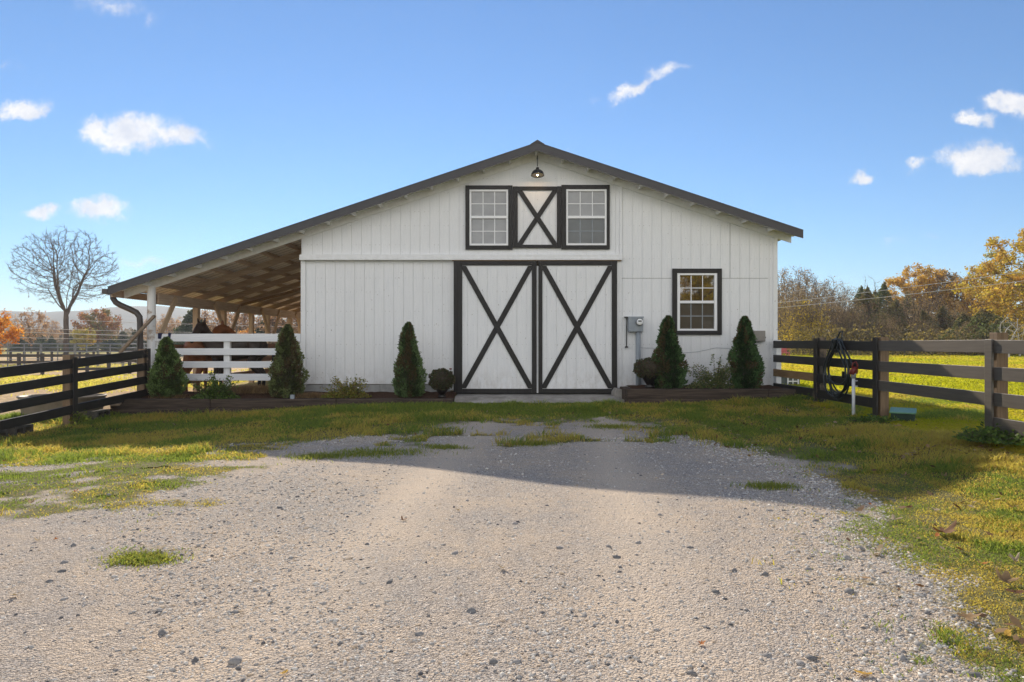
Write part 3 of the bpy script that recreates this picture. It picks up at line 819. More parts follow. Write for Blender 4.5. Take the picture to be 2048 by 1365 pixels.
for (px, py, s, lob, colr, lab) in LEAVES:
    d = 1.23 * F / (py - CY); p = at(px, py, d)
    o = leaf_mesh(s * d / F * (0.85 if lab else 0.65), lob, random.uniform(0.5, 1.3), colr)
    grass_here = float(gravel_sd(np.array([p.x]), np.array([d]))[0]) > 0
    o.location = (p.x, d, g1(p.x, d) + (0.026 if grass_here else 0.014))
    o.rotation_euler = (random.uniform(-0.15, 0.3), random.uniform(-0.2, 0.2), random.uniform(0, 6.28))
    nm = {TAN: 'tan', PALE: 'pale', ORG: 'orange', BRN: 'brown', YEL: 'yellow'}[colr]
    tag(o, lab or ('dry %s leaf fallen on the %s' % (nm, 'grass' if grass_here else 'gravel')), 'leaf', 'fallen leaves on the grass and gravel')
# ------------------------------------------------------------------ the barn
YW, YR, YB = 14.2, 13.8, 26.2          # front wall, rake edge, rear wall
RX, RZ, SL, SR = 0.515, 5.23, 0.336, 0.330
EL, ER = -8.16, 5.88                    # eave lines


def zr(x):
    return RZ - (SL * (RX - x) if x < RX else SR * (x - RX))


wx = lambda px: (px - CX) * YW / F
wz = lambda py: CZ + (CY - py) * YW / F
barn = thing('barn', 'white horse barn with dark brown trim, double sliding doors and open lean-to', 'barn', (0.56, YW, 0.0))


def clip_poly(poly, x0, x1, z0, z1):
    for ax, lim, keep in ((0, x0, 1), (0, x1, -1), (1, z0, 1), (1, z1, -1)):
        out = []
        for i in range(len(poly)):
            a, b = poly[i], poly[(i + 1) % len(poly)]
            ia, ib = (a[ax] - lim) * keep >= 0, (b[ax] - lim) * keep >= 0
            if ia: out.append(a)
            if ia != ib:
                t = (lim - a[ax]) / (b[ax] - a[ax]); out.append((a[0] + (b[0] - a[0]) * t, a[1] + (b[1] - a[1]) * t))
        poly = out
    return poly


def siding(mb, x0, x1, zb, ztop, openings, y0, depth=0.02, board=0.2032, gap=0.010, phase=0.0, back=0.010):
    """grooved vertical boards between x0 and x1 with openings (x0,x1,z0,z1) cut out; ztop is a function of x"""
    edges = []
    k = math.floor((x0 - phase) / board)
    while phase + k * board < x1:
        a = max(x0, phase + k * board + gap / 2); b = min(x1, phase + (k + 1) * board - gap / 2)
        if b - a > 0.01: edges.append((a, b, 0))
        g0, g1_ = phase + (k + 1) * board - gap / 2, phase + (k + 1) * board + gap / 2
        if g0 > x0 and g1_ < x1: edges.append((g0, g1_, 1))
        k += 1
    for (a, b, groove) in edges:
        cuts = sorted({a, b} | {c for o in openings for c in (o[0], o[1]) if a < c < b})
        for s, e in zip(cuts[:-1], cuts[1:]):
            mid = (s + e) / 2
            ops = sorted([(o[2], o[3]) for o in openings if o[0] <= mid <= o[1]])
            z = zb; yy0 = y0 + (back if groove else 0)
            spans = []
            for (c, d) in ops:
                if c > z: spans.append((z, c, z, c, False))
                z = d
            spans.append((z, ztop(s), z, ztop(e), True))
            for sp_ in spans:
                poly = [(s, sp_[0]), (e, sp_[2]), (e, sp_[3]), (s, sp_[1])]
                if min(sp_[1] - sp_[0], sp_[3] - sp_[2]) < 0.005: continue
                mb.prism(poly, yy0, y0 + depth + (0.0 if not groove else 0.0))


XL, XR = wx(603), wx(1553)
ZTRACK = wz(517)
ztop = lambda x: zr(x) - 0.075
WIN = [  # outer trim in photo pixels, white frame, meeting rail, kind
    dict(t=(931, 1025, 372, 500), f=(939, 1016.5, 380, 492), m=435, up='pane_grey', lo='pane_grey', label='window left of the hay door with grey panes above and below'),
    dict(t=(1122.5, 1219, 371, 499.5), f=(1132, 1213, 379.5, 491.5), m=435, up='pane_grey', lo='pane_dark', label='window right of the hay door with a dark screened lower half'),
    dict(t=(1344, 1442.5, 538, 670), f=(1353.5, 1433.5, 547, 662), m=604.5, up='pane_mirror', lo='pane_brown', label='ground floor window reflecting trees in its upper half')]
ops = [(wx(d_['f'][0]) + .004, wx(d_['f'][1]) - .004, wz(d_['f'][3]) + .004, wz(d_['f'][2]) - .004) for d_ in WIN]
hay = (wx(1026), wx(1122), wz(497), wz(374))
DOORX0, DOORX1, DOORZ0, DOORZ1 = wx(908), wx(1233), wz(787), wz(523)

mb = MB()
siding(mb, XL, wx(1243), wz(513), ztop, [ops[0], ops[1]], YW, phase=XL + 0.03)
mb.build('gable_wall', M['white'], barn)
mb = MB()
siding(mb, XL, wx(899), wz(768.5), lambda x: wz(519), [], YW + 0.012, phase=XL + 0.09)
mb.box(XL - 0.012, XL + 0.085, YW - 0.012, YW + 0.012, wz(776), wz(520))
mb.box(wx(899), wx(909), YW - 0.004, YW + 0.03, wz(781), wz(519))
mb.build('front_wall', M['white'], barn)
mb = MB()
siding(mb, wx(1243), XR, wz(775), ztop, [ops[2]], YW - 0.004, phase=wx(1243) + 0.02)
mb.box(XR - 0.075, XR + 0.014, YW - 0.024, YW - 0.004, wz(775), zr(XR) - 0.19)
mb.box(wx(1233), wx(1243) - .002, YW - 0.02, YW + 0.03, wz(785), wz(521))
mb.box(wx(1239.5), wx(1244), YW - 0.024, YW - 0.004, wz(511) , zr(wx(1241)) - 0.10)
mb.build('front_wall', M['white'], barn)
# side walls, rear wall and a dark inner backing behind the windows
mb = MB(); mb.box(XR - 0.10, XR, YW + 0.03, YB, 0.1, zr(XR) - 0.1); mb.build('side_wall', M['white'], barn)
mb = MB(); mb.box(XL, XL + 0.10, YW + 0.04, YB, 0.1, zr(XL) - 0.12); mb.build('side_wall', M['white'], barn)
mb = MB(); mb.prism([(XL + .11, 0.1), (XR - .11, 0.1), (XR - .11, zr(XR) - .15), (RX, RZ - .2), (XL + .11, zr(XL) - .15)], YB - 0.1, YB - 0.02); mb.build('rear_wall', M['white'], barn)
mb = MB(); mb.prism([(XL + .11, 0.2), (XR - .11, 0.2), (XR - .11, zr(XR) - .18), (RX, RZ - .22), (XL + .11, zr(XL) - .18)], YW + 0.16, YW + 0.20); mb.build('inner_lining', M['timber_z'], barn)
# seams in the right hand siding
mb = MB()
mb.box(wx(1243), wx(1343), YW - 0.007, YW - 0.0042, wz(557.6), wz(556.6)); mb.box(wx(1443), wx(1536), YW - 0.007, YW - 0.0042, wz(557.6), wz(556.6))
mb.box(wx(1459.4), wx(1460.4), YW - 0.007, YW - 0.0042, wz(556), zr(wx(1460)) - 0.19)
mb.build('panel_seam', M['block'], barn)
mb = MB()
for k in range(8):
    a = XL + 0.03 + k * 0.40
    mb.box(a, min(a + 0.392, wx(899)), YW + 0.035, YW + 0.2, -0.25, wz(768.5) - 0.004 + 0.012 * ((k % 3) - 1))
mb.build('foundation', M['block'], barn); mb = MB()
mb.box(wx(1234), XR - 0.02, YW + 0.02, YW + 0.2, -0.1, wz(775) - 0.003)
mb.build('foundation', M['block'], barn)
# board that covers the sliding door track
mb = MB(); mb.box(XL - 0.02, wx(1243.5), YW - 0.085, YW - 0.002, wz(517), wz(510.5)); mb.box(XL - 0.02, wx(1243.5), YW - 0.098, YW - 0.002, wz(521.5), wz(517) - 0.001)
mb.build('track_cover', M['white_trim'], barn, bevel=0.004)
mb = MB(); mb.box(wx(905), wx(1242), YW - 0.075, YW - 0.03, wz(523.2), wz(521.8)); mb.build('door_track', M['tan_rail'], barn)

# sliding doors
YD = YW - 0.075
for (a, b, l, r, i0, i1) in ((908, 1073, 925, 1063.5, 915, 1073), (1076.5, 1233, 1084.5, 1222.5, 1076.5, 1233)):
    mb = MB(); siding(mb, wx(a) + .02, wx(b) - .004, DOORZ0 + .02, lambda x: DOORZ1 - .02, [], YD + 0.012, phase=wx(l) + 0.115 if a < 1000 else wx(l) + 0.09)
    mb.box(wx(a) + .02, wx(b) - .004, YD + 0.033, YD + 0.06, DOORZ0 + .02, DOORZ1 - .02)
    d_ = mb.build('sliding_door', M['white'], barn)
    mb = MB()
    mb.box(wx(a), wx(l), YD - 0.014, YD + 0.010, DOORZ0, DOORZ1)
    mb.box(wx(r), wx(b), YD - 0.014, YD + 0.010, DOORZ0, DOORZ1)
    mb.box(wx(l) + .001, wx(r) - .001, YD - 0.011, YD + 0.010, wz(532), DOORZ1 - (0 if a > 1000 else .004))
    mb.box(wx(l) + .001, wx(r) - .001, YD - 0.011, YD + 0.010, DOORZ0, wz(777.5))
    if a < 1000: mb.box(wx(908), wx(915.5), YD - 0.024, YD - 0.015, DOORZ0, DOORZ1 - .02)
    mb.build('door_frame', M['trim'], d_, bevel=0.003)
    xa, xb, za, zb = wx(l), wx(r), wz(776.5), wz(533)
    for s, y in ((0, -0.002), (1, -0.007)):
        p, q = ((xa + .03, 0, za + .02), (xb - .03, 0, zb - .02)) if s == 0 else ((xa + .03, 0, zb - .02), (xb - .03, 0, za + .02))
        dd = (Vector(q) - Vector(p)).normalized(); nn = Vector((-dd.z, 0, dd.x)) * 0.053
        p = Vector(p) - dd * .3; q = Vector(q) + dd * .3
        poly = [((p + nn).x, (p + nn).z), ((p - nn).x, (p - nn).z), ((q - nn).x, (q - nn).z), ((q + nn).x, (q + nn).z)]
        # keep the brace inside the frame
        poly = clip_poly(poly, xa + .0005, xb - .0005, za, zb)
        MB().prism(poly, YD + y - 0.002, YD + 0.0115).build('cross_brace', M['trim'], d_)
MB().box(wx(1072.6), wx(1077), YD + .014, YD + .03, DOORZ0 + .01, wz(533)).build('door_edge_strip', M['white_trim'], barn)
# hay door
mb = MB(); siding(mb, hay[0] + .02, hay[1] - .02, hay[2] + .02, lambda x: hay[3] - .02, [], YW - 0.022, depth=0.018, board=0.132, phase=hay[0] + 0.09)
hd = mb.build('hay_door', M['white'], barn)
mb = MB()
mb.box(wx(1025.6), wx(1035.5), YW - 0.05, YW - 0.024, hay[2], hay[3]); mb.box(wx(1113.5), wx(1122), YW - 0.05, YW - 0.024, hay[2], hay[3])
mb.box(wx(1035.5), wx(1113.5), YW - 0.048, YW - 0.024, wz(382), hay[3] - .003); mb.box(wx(1035.5), wx(1113.5), YW - 0.048, YW - 0.024, hay[2], wz(490.5))
mb.build('door_frame', M['trim'], hd, bevel=0.003)
xa, xb, za, zb = wx(1035.5), wx(1113.5), wz(490.5), wz(382)
for s, y in ((0, -0.041), (1, -0.046)):
    p, q = (Vector((xa + .035, 0, za)), Vector((xb - .035, 0, zb))) if s == 0 else (Vector((xa + .035, 0, zb)), Vector((xb - .035, 0, za)))
    dd = (q - p).normalized(); nn = Vector((-dd.z, 0, dd.x)) * 0.048; p -= dd * .3; q += dd * .3
    poly = [((p + nn).x, (p + nn).z), ((p - nn).x, (p - nn).z), ((q - nn).x, (q - nn).z), ((q + nn).x, (q + nn).z)]
    poly = clip_poly(poly, xa + .0005, xb - .0005, za, zb)
    MB().prism(poly, YW + y, YW - 0.0225).build('cross_brace', M['trim'], hd)
# windows
for d_ in WIN:
    t0, t1, t2, t3 = d_['t']; f0, f1, f2, f3 = d_['f']
    X0, X1, Z0, Z1 = wx(t0), wx(t1), wz(t3), wz(t2); A0, A1, C0, C1 = wx(f0), wx(f1), wz(f3), wz(f2)
    mb = MB(); y0, y1 = YW - 0.046, YW - 0.006
    if t0 > 1300: y0, y1 = YW - 0.05, YW - 0.0045
    mb.box(X0, A0, y0, y1, Z0, Z1); mb.box(A1, X1, y0, y1, Z0, Z1); mb.box(A0, A1, y0 + .002, y1, C1, Z1 - .001); mb.box(A0, A1, y0 + .002, y1, Z0 + .001, C0)
    wn = mb.build('window', M['trim'], barn, bevel=0.003); wn['label'] = d_['label']
    mb = MB(); e = 0.040 if t0 < 1300 else 0.058; e2 = 0.042
    mb.box(A0 + .001, A0 + e, y0 + .012, YW + 0.05, C0 + .001, C1 - .001); mb.box(A1 - e, A1 - .001, y0 + .012, YW + 0.05, C0 + .001, C1 - .001)
    mb.box(A0 + e, A1 - e, y0 + .014, YW + 0.05, C1 - e2, C1 - .001); mb.box(A0 + e, A1 - e, y0 + .014, YW + 0.05, C0 + .001, C0 + e2)
    zm = wz(d_['m'])
    mb.box(A0 + e, A1 - e, y0 + .018, YW + 0.04, zm - .028, zm + .026)
    mb.build('window_frame', M['vinyl'], wn, bevel=0.002)
    for (za, zb, pane, yo) in ((zm + .026, C1 - e2, d_['up'], 0.0), (C0 + e2, zm - .028, d_['lo'], 0.014)):
        ya = YW - 0.004 + yo
        mb = MB(); mb.box(A0 + e, A1 - e, ya, ya + .008, za, zb); mb.build('pane', M[pane], wn)
        mb = MB(); g = 0.008
        for k in (1, 2):
            xx = A0 + e + (A1 - A0 - 2 * e) * k / 3; mb.box(xx - g, xx + g, ya - .006, ya - .0006, za, zb)
        zz = (za + zb) / 2; mb.box(A0 + e, A1 - e, ya - .0052, ya - .0004, zz - g, zz + g)
        mb.build('muntin', M['vinyl'] if not (pane in ('pane_dark', 'pane_brown')) else M['galv'], wn)

# ------------------------------------------------------------------ roof
mb = MB()
pitch = 0.235
def roof_sheet(x0, x1, y0, y1, z_off, rib=0.022):
    """ribbed metal sheet as one surface with ribs running down the slope"""
    ys_ = []; hs_ = []
    y = y0
    while y < y1:
        for dy, h in ((0, 0), (0.095, 0), (0.115, rib), (0.145, rib), (0.165, 0)):
            if y + dy <= y1: ys_.append(y + dy); hs_.append(h)
        y += pitch
    ys_.append(y1); hs_.append(0)
    vs = []; n = len(ys_)
    for xx in (x0, x1):
        for yv, h in zip(ys_, hs_): vs.append((xx, yv, zr(xx) + z_off + h))
    return vs, [(i, i + 1, i + 1 + n, i + n) for i in range(n - 1)]
for (a, b) in ((EL, RX), (RX, ER)): mb.add(*roof_sheet(a, b, YR, YB + 0.4, 0.0))
roof = mb.build('roof', M['roof'], barn)
so = roof.modifiers.new('thickness', 'SOLIDIFY'); so.thickness = 0.012; so.offset = -1
mb = MB()
mb.prism([(RX - .155, zr(RX - .155) + .012), (RX - .135, zr(RX - .155) + .012), (RX, RZ + .02), (RX + .135, zr(RX + .155) + .012), (RX + .155, zr(RX + .155) + .012), (RX + .14, zr(RX + .14) + .05), (RX, RZ + .088), (RX - .14, zr(RX - .14) + .05)], YR - 0.012, YB + 0.41)
mb.build('ridge_cap', M['roof'], roof)
for (a, b) in ((EL, RX), (RX, ER)):
    mb = MB()
    mb.prism([(a, zr(a) - .135), (b, zr(b) - .135), (b, zr(b) + .025), (a, zr(a) + .025)] , YR - 0.022, YR - 0.001)
    mb.build('rake_trim', M['roof'], roof)
    mb = MB(); mb.prism([(a, zr(a) + .0255), (b, zr(b) + .0255), (b, zr(b) + .034), (a, zr(a) + .034)], YR - 0.035, YR + 0.06); mb.build('drip_edge', M['gutter'], roof)
mb = MB()
for (a, b) in ((EL + .02, RX), (RX, ER - .02)):
    vs, fs = roof_sheet(a, b, YR + 0.30, YB + 0.38, -0.020, 0.012); mb.add(vs, [tuple(reversed(f)) for f in fs])
mb.build('roof_lining', M['lining'], roof)
# white soffit strip, fly rafter and lookouts along the rake
mb = MB()
for (a, b) in ((EL + .03, RX), (RX, ER - .03)):
    mb.prism([(a, zr(a) - .05), (b, zr(b) - .05), (b, zr(b) - .026), (a, zr(a) - .026)], YR + 0.001, YW + 0.02)
mb.build('soffit', M['white_trim'], barn)
for (a, b) in ((EL + .06, RX - .005), (RX + .005, ER - .06)):
    MB().prism([(a, zr(a) - .13), (b, zr(b) - .13), (b, zr(b) - .052), (a, zr(a) - .052)], YR + 0.002, YR + 0.036).build('fly_rafter', M['white_trim'], barn)
x = RX - 0.02
k = 0
while x > EL + 0.3:
    MB().prism([(x - .02, zr(x) - .134), (x + .02, zr(x) - .134), (x + .02, zr(x) - .053), (x - .02, zr(x) - .053)], YR + 0.038, YW - 0.023).build('lookout', M['white_trim'], barn)
    if x < XL - 0.05:
        MB().prism([(x - .02, zr(x) - .125), (x + .02, zr(x) - .125), (x + .02, zr(x) - .036), (x - .02, zr(x) - .036)], YW + 0.022, YB + 0.3).build('purlin', M['timber_y'], barn)
    x -= 0.535; k += 1
x = RX + 0.52
while x < ER - 0.12:
    MB().prism([(x - .02, zr(x) - .134), (x + .02, zr(x) - .134), (x + .02, zr(x) - .053), (x - .02, zr(x) - .053)], YR + 0.038, YW - 0.029 if x < XR else YB).build('lookout', M['white_trim'], barn)
    x += 0.535
# frieze on the lean-to front: the white board below the soffit
for (a, b, dz) in ((EL + 0.10, RX, .212), (RX, ER - .08, .202)):
    MB().prism([(a, zr(a) - dz), (b, zr(b) - dz), (b, zr(b) - .052), (a, zr(a) - .052)], YW - 0.022 - (.006 if a == RX else 0), YW - 0.003 if a < RX else YW - .0055).build('frieze_board', M['white_trim'], barn)
# lean-to rafters, beam, posts and braces
PXL = -7.49
for k in range(10):
    y = 15.5 + 1.22 * k
    if y > YB: break
    a, b = EL + 0.10, XL - 0.004
    MB().prism([(a, zr(a) - .265), (b, zr(b) - .265), (b, zr(b) - .127), (a, zr(a) - .127)], y - .022, y + .022).build('rafter', M['timber_x'], barn)
MB().prism([(EL + .02, zr(EL) - .17), (EL + .06, zr(EL) - .17), (EL + .06, zr(EL) - .03), (EL + .02, zr(EL) - .03)], YR + .04, YB + .35).build('fascia', M['timber_y'], barn)
ZB = zr(PXL) - 0.292
for dx in (-0.1, 0.062):
    MB().box(PXL + dx, PXL + dx + 0.038, YW + 0.09, YB, ZB - 0.215, ZB).build('eave_beam', M['timber_y'], barn)
posts = []
for i, (px, tall) in enumerate(((303, 1), (393, 0), (447, 1), (503, 0), (535, 1), (580, 0), (600, 1))):
    d = PXL * F / (px - CX); posts.append(d)
    hw = 0.072
    if i == 0:
        mb = MB(); mb.tube([(PXL, d, -0.1), (PXL, d, 1.3), (PXL, d, zr(PXL) - 0.15)], [0.088, 0.085, 0.082], 14); mb.build('post', M['white_post'], barn, smooth=False)
    else:
        MB().box(PXL - hw + .014, PXL + hw - .014, d - hw, d + hw, -0.1, ZB - 0.01).build('post', M['timber_z'], barn, bevel=0.006)
    if i in (0, 2, 4, 6):
        for s in ((1,) if i == 0 else (-1, 1)):
            MB().bar((PXL + .118, d + s * 0.06, ZB - 0.95), (PXL + .118, d + s * 0.80, ZB - 0.06), 0.036, 0.13, (0, -s, 0.6)).build('knee_brace', M['timber_z'], barn)
# middle cross tie seen under the rafters
MB().bar((PXL + .1, 18.6, ZB - .02), (XL - .01, 18.6, ZB + 0.78), 0.03, 0.07).build('cross_tie', M['tan_rail'], barn)
# gutter and downspout
mb = MB()
g = [(-.11, 0), (-.118, .02), (-.118, .105), (-.108, .105), (-.108, .022), (-.104, .010), (-.012, .010), (-.012, .10), (0, .10), (0, 0)]
mb.prism([(EL + gx + 0.0, zr(EL) - .115 + gz_) for gx, gz_ in g], YR - 0.02, YB + 0.38)
mb.box(EL - .116, EL - .002, YR - 0.03, YR - 0.021, zr(EL) - .115, zr(EL) - .012)
mb.build('gutter', M['gutter'], barn)
DP = [(EL - .055 + .02, 14.02, zr(EL) - .10), (EL - .03, 14.02, zr(EL) - .19), (EL + .02, 14.02, zr(EL) - .27), (EL + .12, 14.02, zr(EL) - .33), (EL + .30, 14.04, zr(EL) - .41), (EL + .43, 14.05, zr(EL) - .48), (EL + .49, 14.06, zr(EL) - .57), (EL + .50, 14.06, zr(EL) - .70), (EL + .50, 14.06, 1.0), (EL + .50, 14.06, 0.02)]
MB().tube(DP, 0.060, 8).build('downspout', M['gutter'], barn, smooth=True)

# lamp under the ridge
lamp = thing('barn_lamp', 'lit black barn lamp hanging under the ridge', 'lamp', (wx(1074), YW - 0.30, wz(343)))
lx, ly = wx(1074), YW - 0.30
ls = lambda py: CZ + (CY - py) * ly / F
MB().tube([(lx, ly, ls(333)), (lx, ly, ls(316))], 0.009, 8).tube([(lx, ly, ls(318)), (lx, ly + .02, ls(312)), (lx, YW - .005, ls(311))], 0.012, 8).build('bracket', M['black_metal'], lamp)
prof = [(0.012, .175), (0.030, .165), (0.034, .125), (0.040, .115), (0.075, .105), (0.105, .080), (0.125, .045), (0.131, .015), (0.136, .0), (0.131, .0), (0.120, .043), (0.100, .072), (0.070, .094), (0.03, .10)]
mb = MB(); mb.lathe(prof, (lx, ly, ls(352)), 28); shade = mb.build('lamp_shade', M['black_metal'], lamp, smooth=True)
m, nt, b = new_mat('shade_enamel', 0.4, 0.4); b.inputs['Base Color'].default_value = (0.75, 0.6, 0.42, 1); M['enamel'] = m
MB().lathe([(0.127, .006), (0.117, .042), (0.097, .069), (0.067, .090), (0.03, .096)], (lx, ly, ls(352)), 28).build('shade_lining', M['enamel'], shade, smooth=True)
m = bpy.data.materials.new('lit_bulb'); m.use_nodes = True; nt = NT(m); e = nt.new('ShaderNodeEmission'); e.inputs[0].default_value = (1.0, 0.64, 0.32, 1); e.inputs[1].default_value = 260
nt.link(e.outputs[0], nt.n['Material Output'].inputs['Surface'])
MB().lathe([(0.008, .075), (0.022, .055), (0.030, .030), (0.024, .008), (0.008, -.002)], (lx, ly, ls(352)), 16).build('bulb', m, lamp, smooth=True)

for o in lamp.children:
    if o.name.split('.')[0] in ('lamp_shade', 'bulb'): o.rotation_euler = (R(-8), 0, 0)
# meter box, disconnect rod, small cabinet, wall cable
mt = thing('electric_meter', 'grey electric meter box with round glass dial beside the sliding doors', 'meter', (wx(1270), YW - 0.02, wz(650)))
MB().box(wx(1255), wx(1284), YW - 0.14, YW - 0.005, wz(664), wz(635)).build('meter_box', M['galv'], mt, bevel=0.008)
MB().box(wx(1254), wx(1285), YW - 0.15, YW - 0.139, wz(637), wz(634)).build('box_hood', M['galv'], mt)
mb = MB(); mb.lathe([(0.078, -.145), (0.078, -.175), (0.070, -.185)], (wx(1276), YW, wz(645)), 24, 'y'); mb.build('dial_ring', M['steel'], mt)
mb = MB(); mb.lathe([(0.066, -.186), (0.064, -.215), (0.045, -.23)], (wx(1276), YW, wz(645)), 24, 'y'); dial = mb.build('meter_dial', M['vinyl'], mt, smooth=True)
mb = MB(); mb.box(wx(1272.5), wx(1279), YW - .2345, YW - .2302, wz(644.5), wz(642)); mb.build('meter_readout', M['lidbox'], dial)
MB().tube([(wx(1275), YW - .07, wz(664)), (wx(1275), YW - .07, 0.1)], 0.05, 12).build('conduit', M['galv'], mt, smooth=True)
rod = thing('disconnect_rod', 'thin black rod hanging beside the electric meter box', 'rod', (wx(1252), YW - .05, wz(665)))
MB().tube([(wx(1252.5), YW - .06, wz(637)), (wx(1252), YW - .06, wz(694))], 0.012, 6).build('rod_shaft', M['black_metal'], rod)
MB().box(wx(1248), wx(1258), YW - .075, YW - .005, wz(636), wz(634)).build('rod_bracket', M['black_metal'], rod)
MB().box(wx(1249), wx(1255), YW - .075, YW - .045, wz(696), wz(693)).build('rod_tip', M['black_metal'], rod)
cb = thing('wall_cabinet', 'small beige grey cabinet on the siding above the rightmost conifer', 'cabinet', (wx(1515), YW - .02, wz(672)))
MB().box(wx(1504), wx(1527), YW - 0.11, YW - 0.006, wz(683.5), wz(662)).build('cabinet_box', M['beige_box'], cb, bevel=0.006)
MB().box(wx(1505.5), wx(1525.5), YW - 0.118, YW - 0.1105, wz(682), wz(663.5)).build('cabinet_door', M['beige_box'], cb)
MB().box(wx(1527), wx(1529), YW - 0.08, YW - 0.05, wz(677), wz(674)).build('latch', M['black_metal'], cb)
pts = [(wx(1280), wz(696)), (wx(1310), wz(697)), (wx(1370), wz(706)), (wx(1395), wz(704)), (wx(1432), wz(696)), (wx(1470), wz(698)), (wx(1515), wz(690)), (wx(1516), wz(684))]
o = MB().tube([(p[0], YW - .012, p[1]) for p in pts], 0.004, 5).build('wall_cable', M['galv'], None, loc=(wx(1280), YW, wz(696)))
tag(o, 'thin grey cable sagging across the siding below the ground floor window', 'cable')

# ------------------------------------------------------------------ slab and planting beds
def slab_mesh():
    xs_ = np.linspace(-1.13, 2.12, 40); ys_ = np.linspace(13.05, 14.3, 16)
    X, Y = np.meshgrid(xs_, ys_)
    edge = 13.25 + 0.25 * (fbm(X * 1.8, X * 0 + 2, 3) - 0.5) * 2
    Z = 0.145 - 0.10 * S(13.7, 13.05, Y) + 0.02 * (fbm(X * 3, Y * 5, 3) - 0.5)
    Z = np.where(Y < edge, gz(X, Y) - 0.04, Z)
    V = np.stack([X.ravel(), Y.ravel(), Z.ravel()], 1); nx = len(xs_)
    i = np.arange(nx - 1)[None, :] + np.arange(len(ys_) - 1)[:, None] * nx
    return V, np.stack([i, i + 1, i + 1 + nx, i + nx], -1).reshape(-1, 4)
V, Fq = slab_mesh(); o = np_mesh('concrete_apron', V, [Fq], M['concrete']); tag(o, kind='structure')
c0 = thing('concrete_block', 'broken concrete corner block right of the sliding doors', 'block', (2.2, 13.75, 0.1))
MB().prism([(2.03, .0), (2.34, .0), (2.32, .27), (2.1, .29), (2.05, .2)], 13.62, 14.1).build('block_body', M['concrete'], c0, bevel=0.015)
MB().prism([(2.1, .0), (2.30, .0), (2.26, .09), (2.15, .11)], 13.3, 13.55).build('chip', M['concrete'], c0, bevel=0.01)


def bed(name, label, x0, x1, y0, y1, zl, zr_, zt_l, zt_r, breaks, ends):
    b_ = thing(name, label, 'planting bed', ((x0 + x1) / 2, y0, (zl + zr_) / 2))
    lerp = lambda a, c, x: a + (c - a) * (x - x0) / (x1 - x0)
    for row in (0, 1):
        br = [x0] + [v for v in breaks[row]] + [x1]
        for s, e in zip(br[:-1], br[1:]):
            def zz(x, q): 
                b0, b1 = lerp(zl, zr_, x) - 0.08, lerp(zt_l, zt_r, x)
                mid = b1 - 0.172
                return (b0 if q == 0 else mid - .004) if row == 0 else (mid if q == 0 else b1)
            o_ = (0.0 if row else -0.012) + random.uniform(-.008, .008)
            s2, e2 = s + .004, e - .004
            MB().prism([(s2, zz(s2, 0)), (e2, zz(e2, 0)), (e2, zz(e2, 1)), (s2, zz(s2, 1))], y0 + o_, y0 + 0.17 + o_).build('timber', M['bed_timber'], b_, bevel=0.012)
    for (ex, ey) in ends:
        MB().box(ex, ex + 0.17, y0 + 0.185, ey, lerp(zl, zr_, ex) - 0.1, lerp(zt_l, zt_r, ex) - .01).build('timber', M['bed_timber'], b_, bevel=0.012)
    return b_


bl = bed('planting_bed', 'long dark timber edged bed in front of the lean-to and the left siding', -7.66, -1.12, 13.0, 14.2, -0.20, -0.02, 0.14, 0.15, ([-6.2, -3.4], [-5.75, -3.35]), [(-7.66, 13.95)])
br_ = bed('planting_bed', 'shorter dark timber edged bed under the ground floor window', 2.19, 5.52, 13.0, 14.2, 0.03, 0.06, 0.335, 0.33, ([3.2, 4.3], [4.88]), [(2.19, 13.9), (5.35, 14.5)])


def bed_soil(x0, x1, y0, y1, zfun, parent):
    xs_ = np.linspace(x0, x1, int((x1 - x0) / .05)); ys_ = np.linspace(y0, y1, int((y1 - y0) / .05))
    X, Y = np.meshgrid(xs_, ys_); Z = zfun(X, Y) + 0.05 * (fbm(X * 6, Y * 6, 4) - 0.5)
    V = np.stack([X.ravel(), Y.ravel(), Z.ravel()], 1) - np.array(org(parent)); nx = len(xs_)
    i = np.arange(nx - 1)[None, :] + np.arange(len(ys_) - 1)[:, None] * nx
    return np_mesh('mulch', V, [np.stack([i, i + 1, i + 1 + nx, i + nx], -1).reshape(-1, 4)], M['soil'], parent=parent, smooth=True)


soil_l = lambda X, Y: 0.115 + 0.08 * S(13.2, 14.1, Y) + 0.13 * np.exp(-(((X + 5.3) / 0.6) ** 2 + ((Y - 13.85) / 0.4) ** 2)) * 1.0
soil_r = lambda X, Y: 0.30 + 0.03 * S(13.2, 14.1, Y)
bed_soil(-7.5, -1.14, 13.15, 14.22, soil_l, bl); bed_soil(2.35, 5.36, 13.15, 14.22, soil_r, br_)
o = MB().box(wx(616), wx(624) - 0.01, 13.05, 13.12, 0.12, at(0, 790, 13.1).z).build('landscape_light', M['galv'], None, bevel=0.005, loc=(wx(620), 13.08, 0.14))
tag(o, 'small square grey landscape light on the bed timber left of the yellow shrub', 'light')
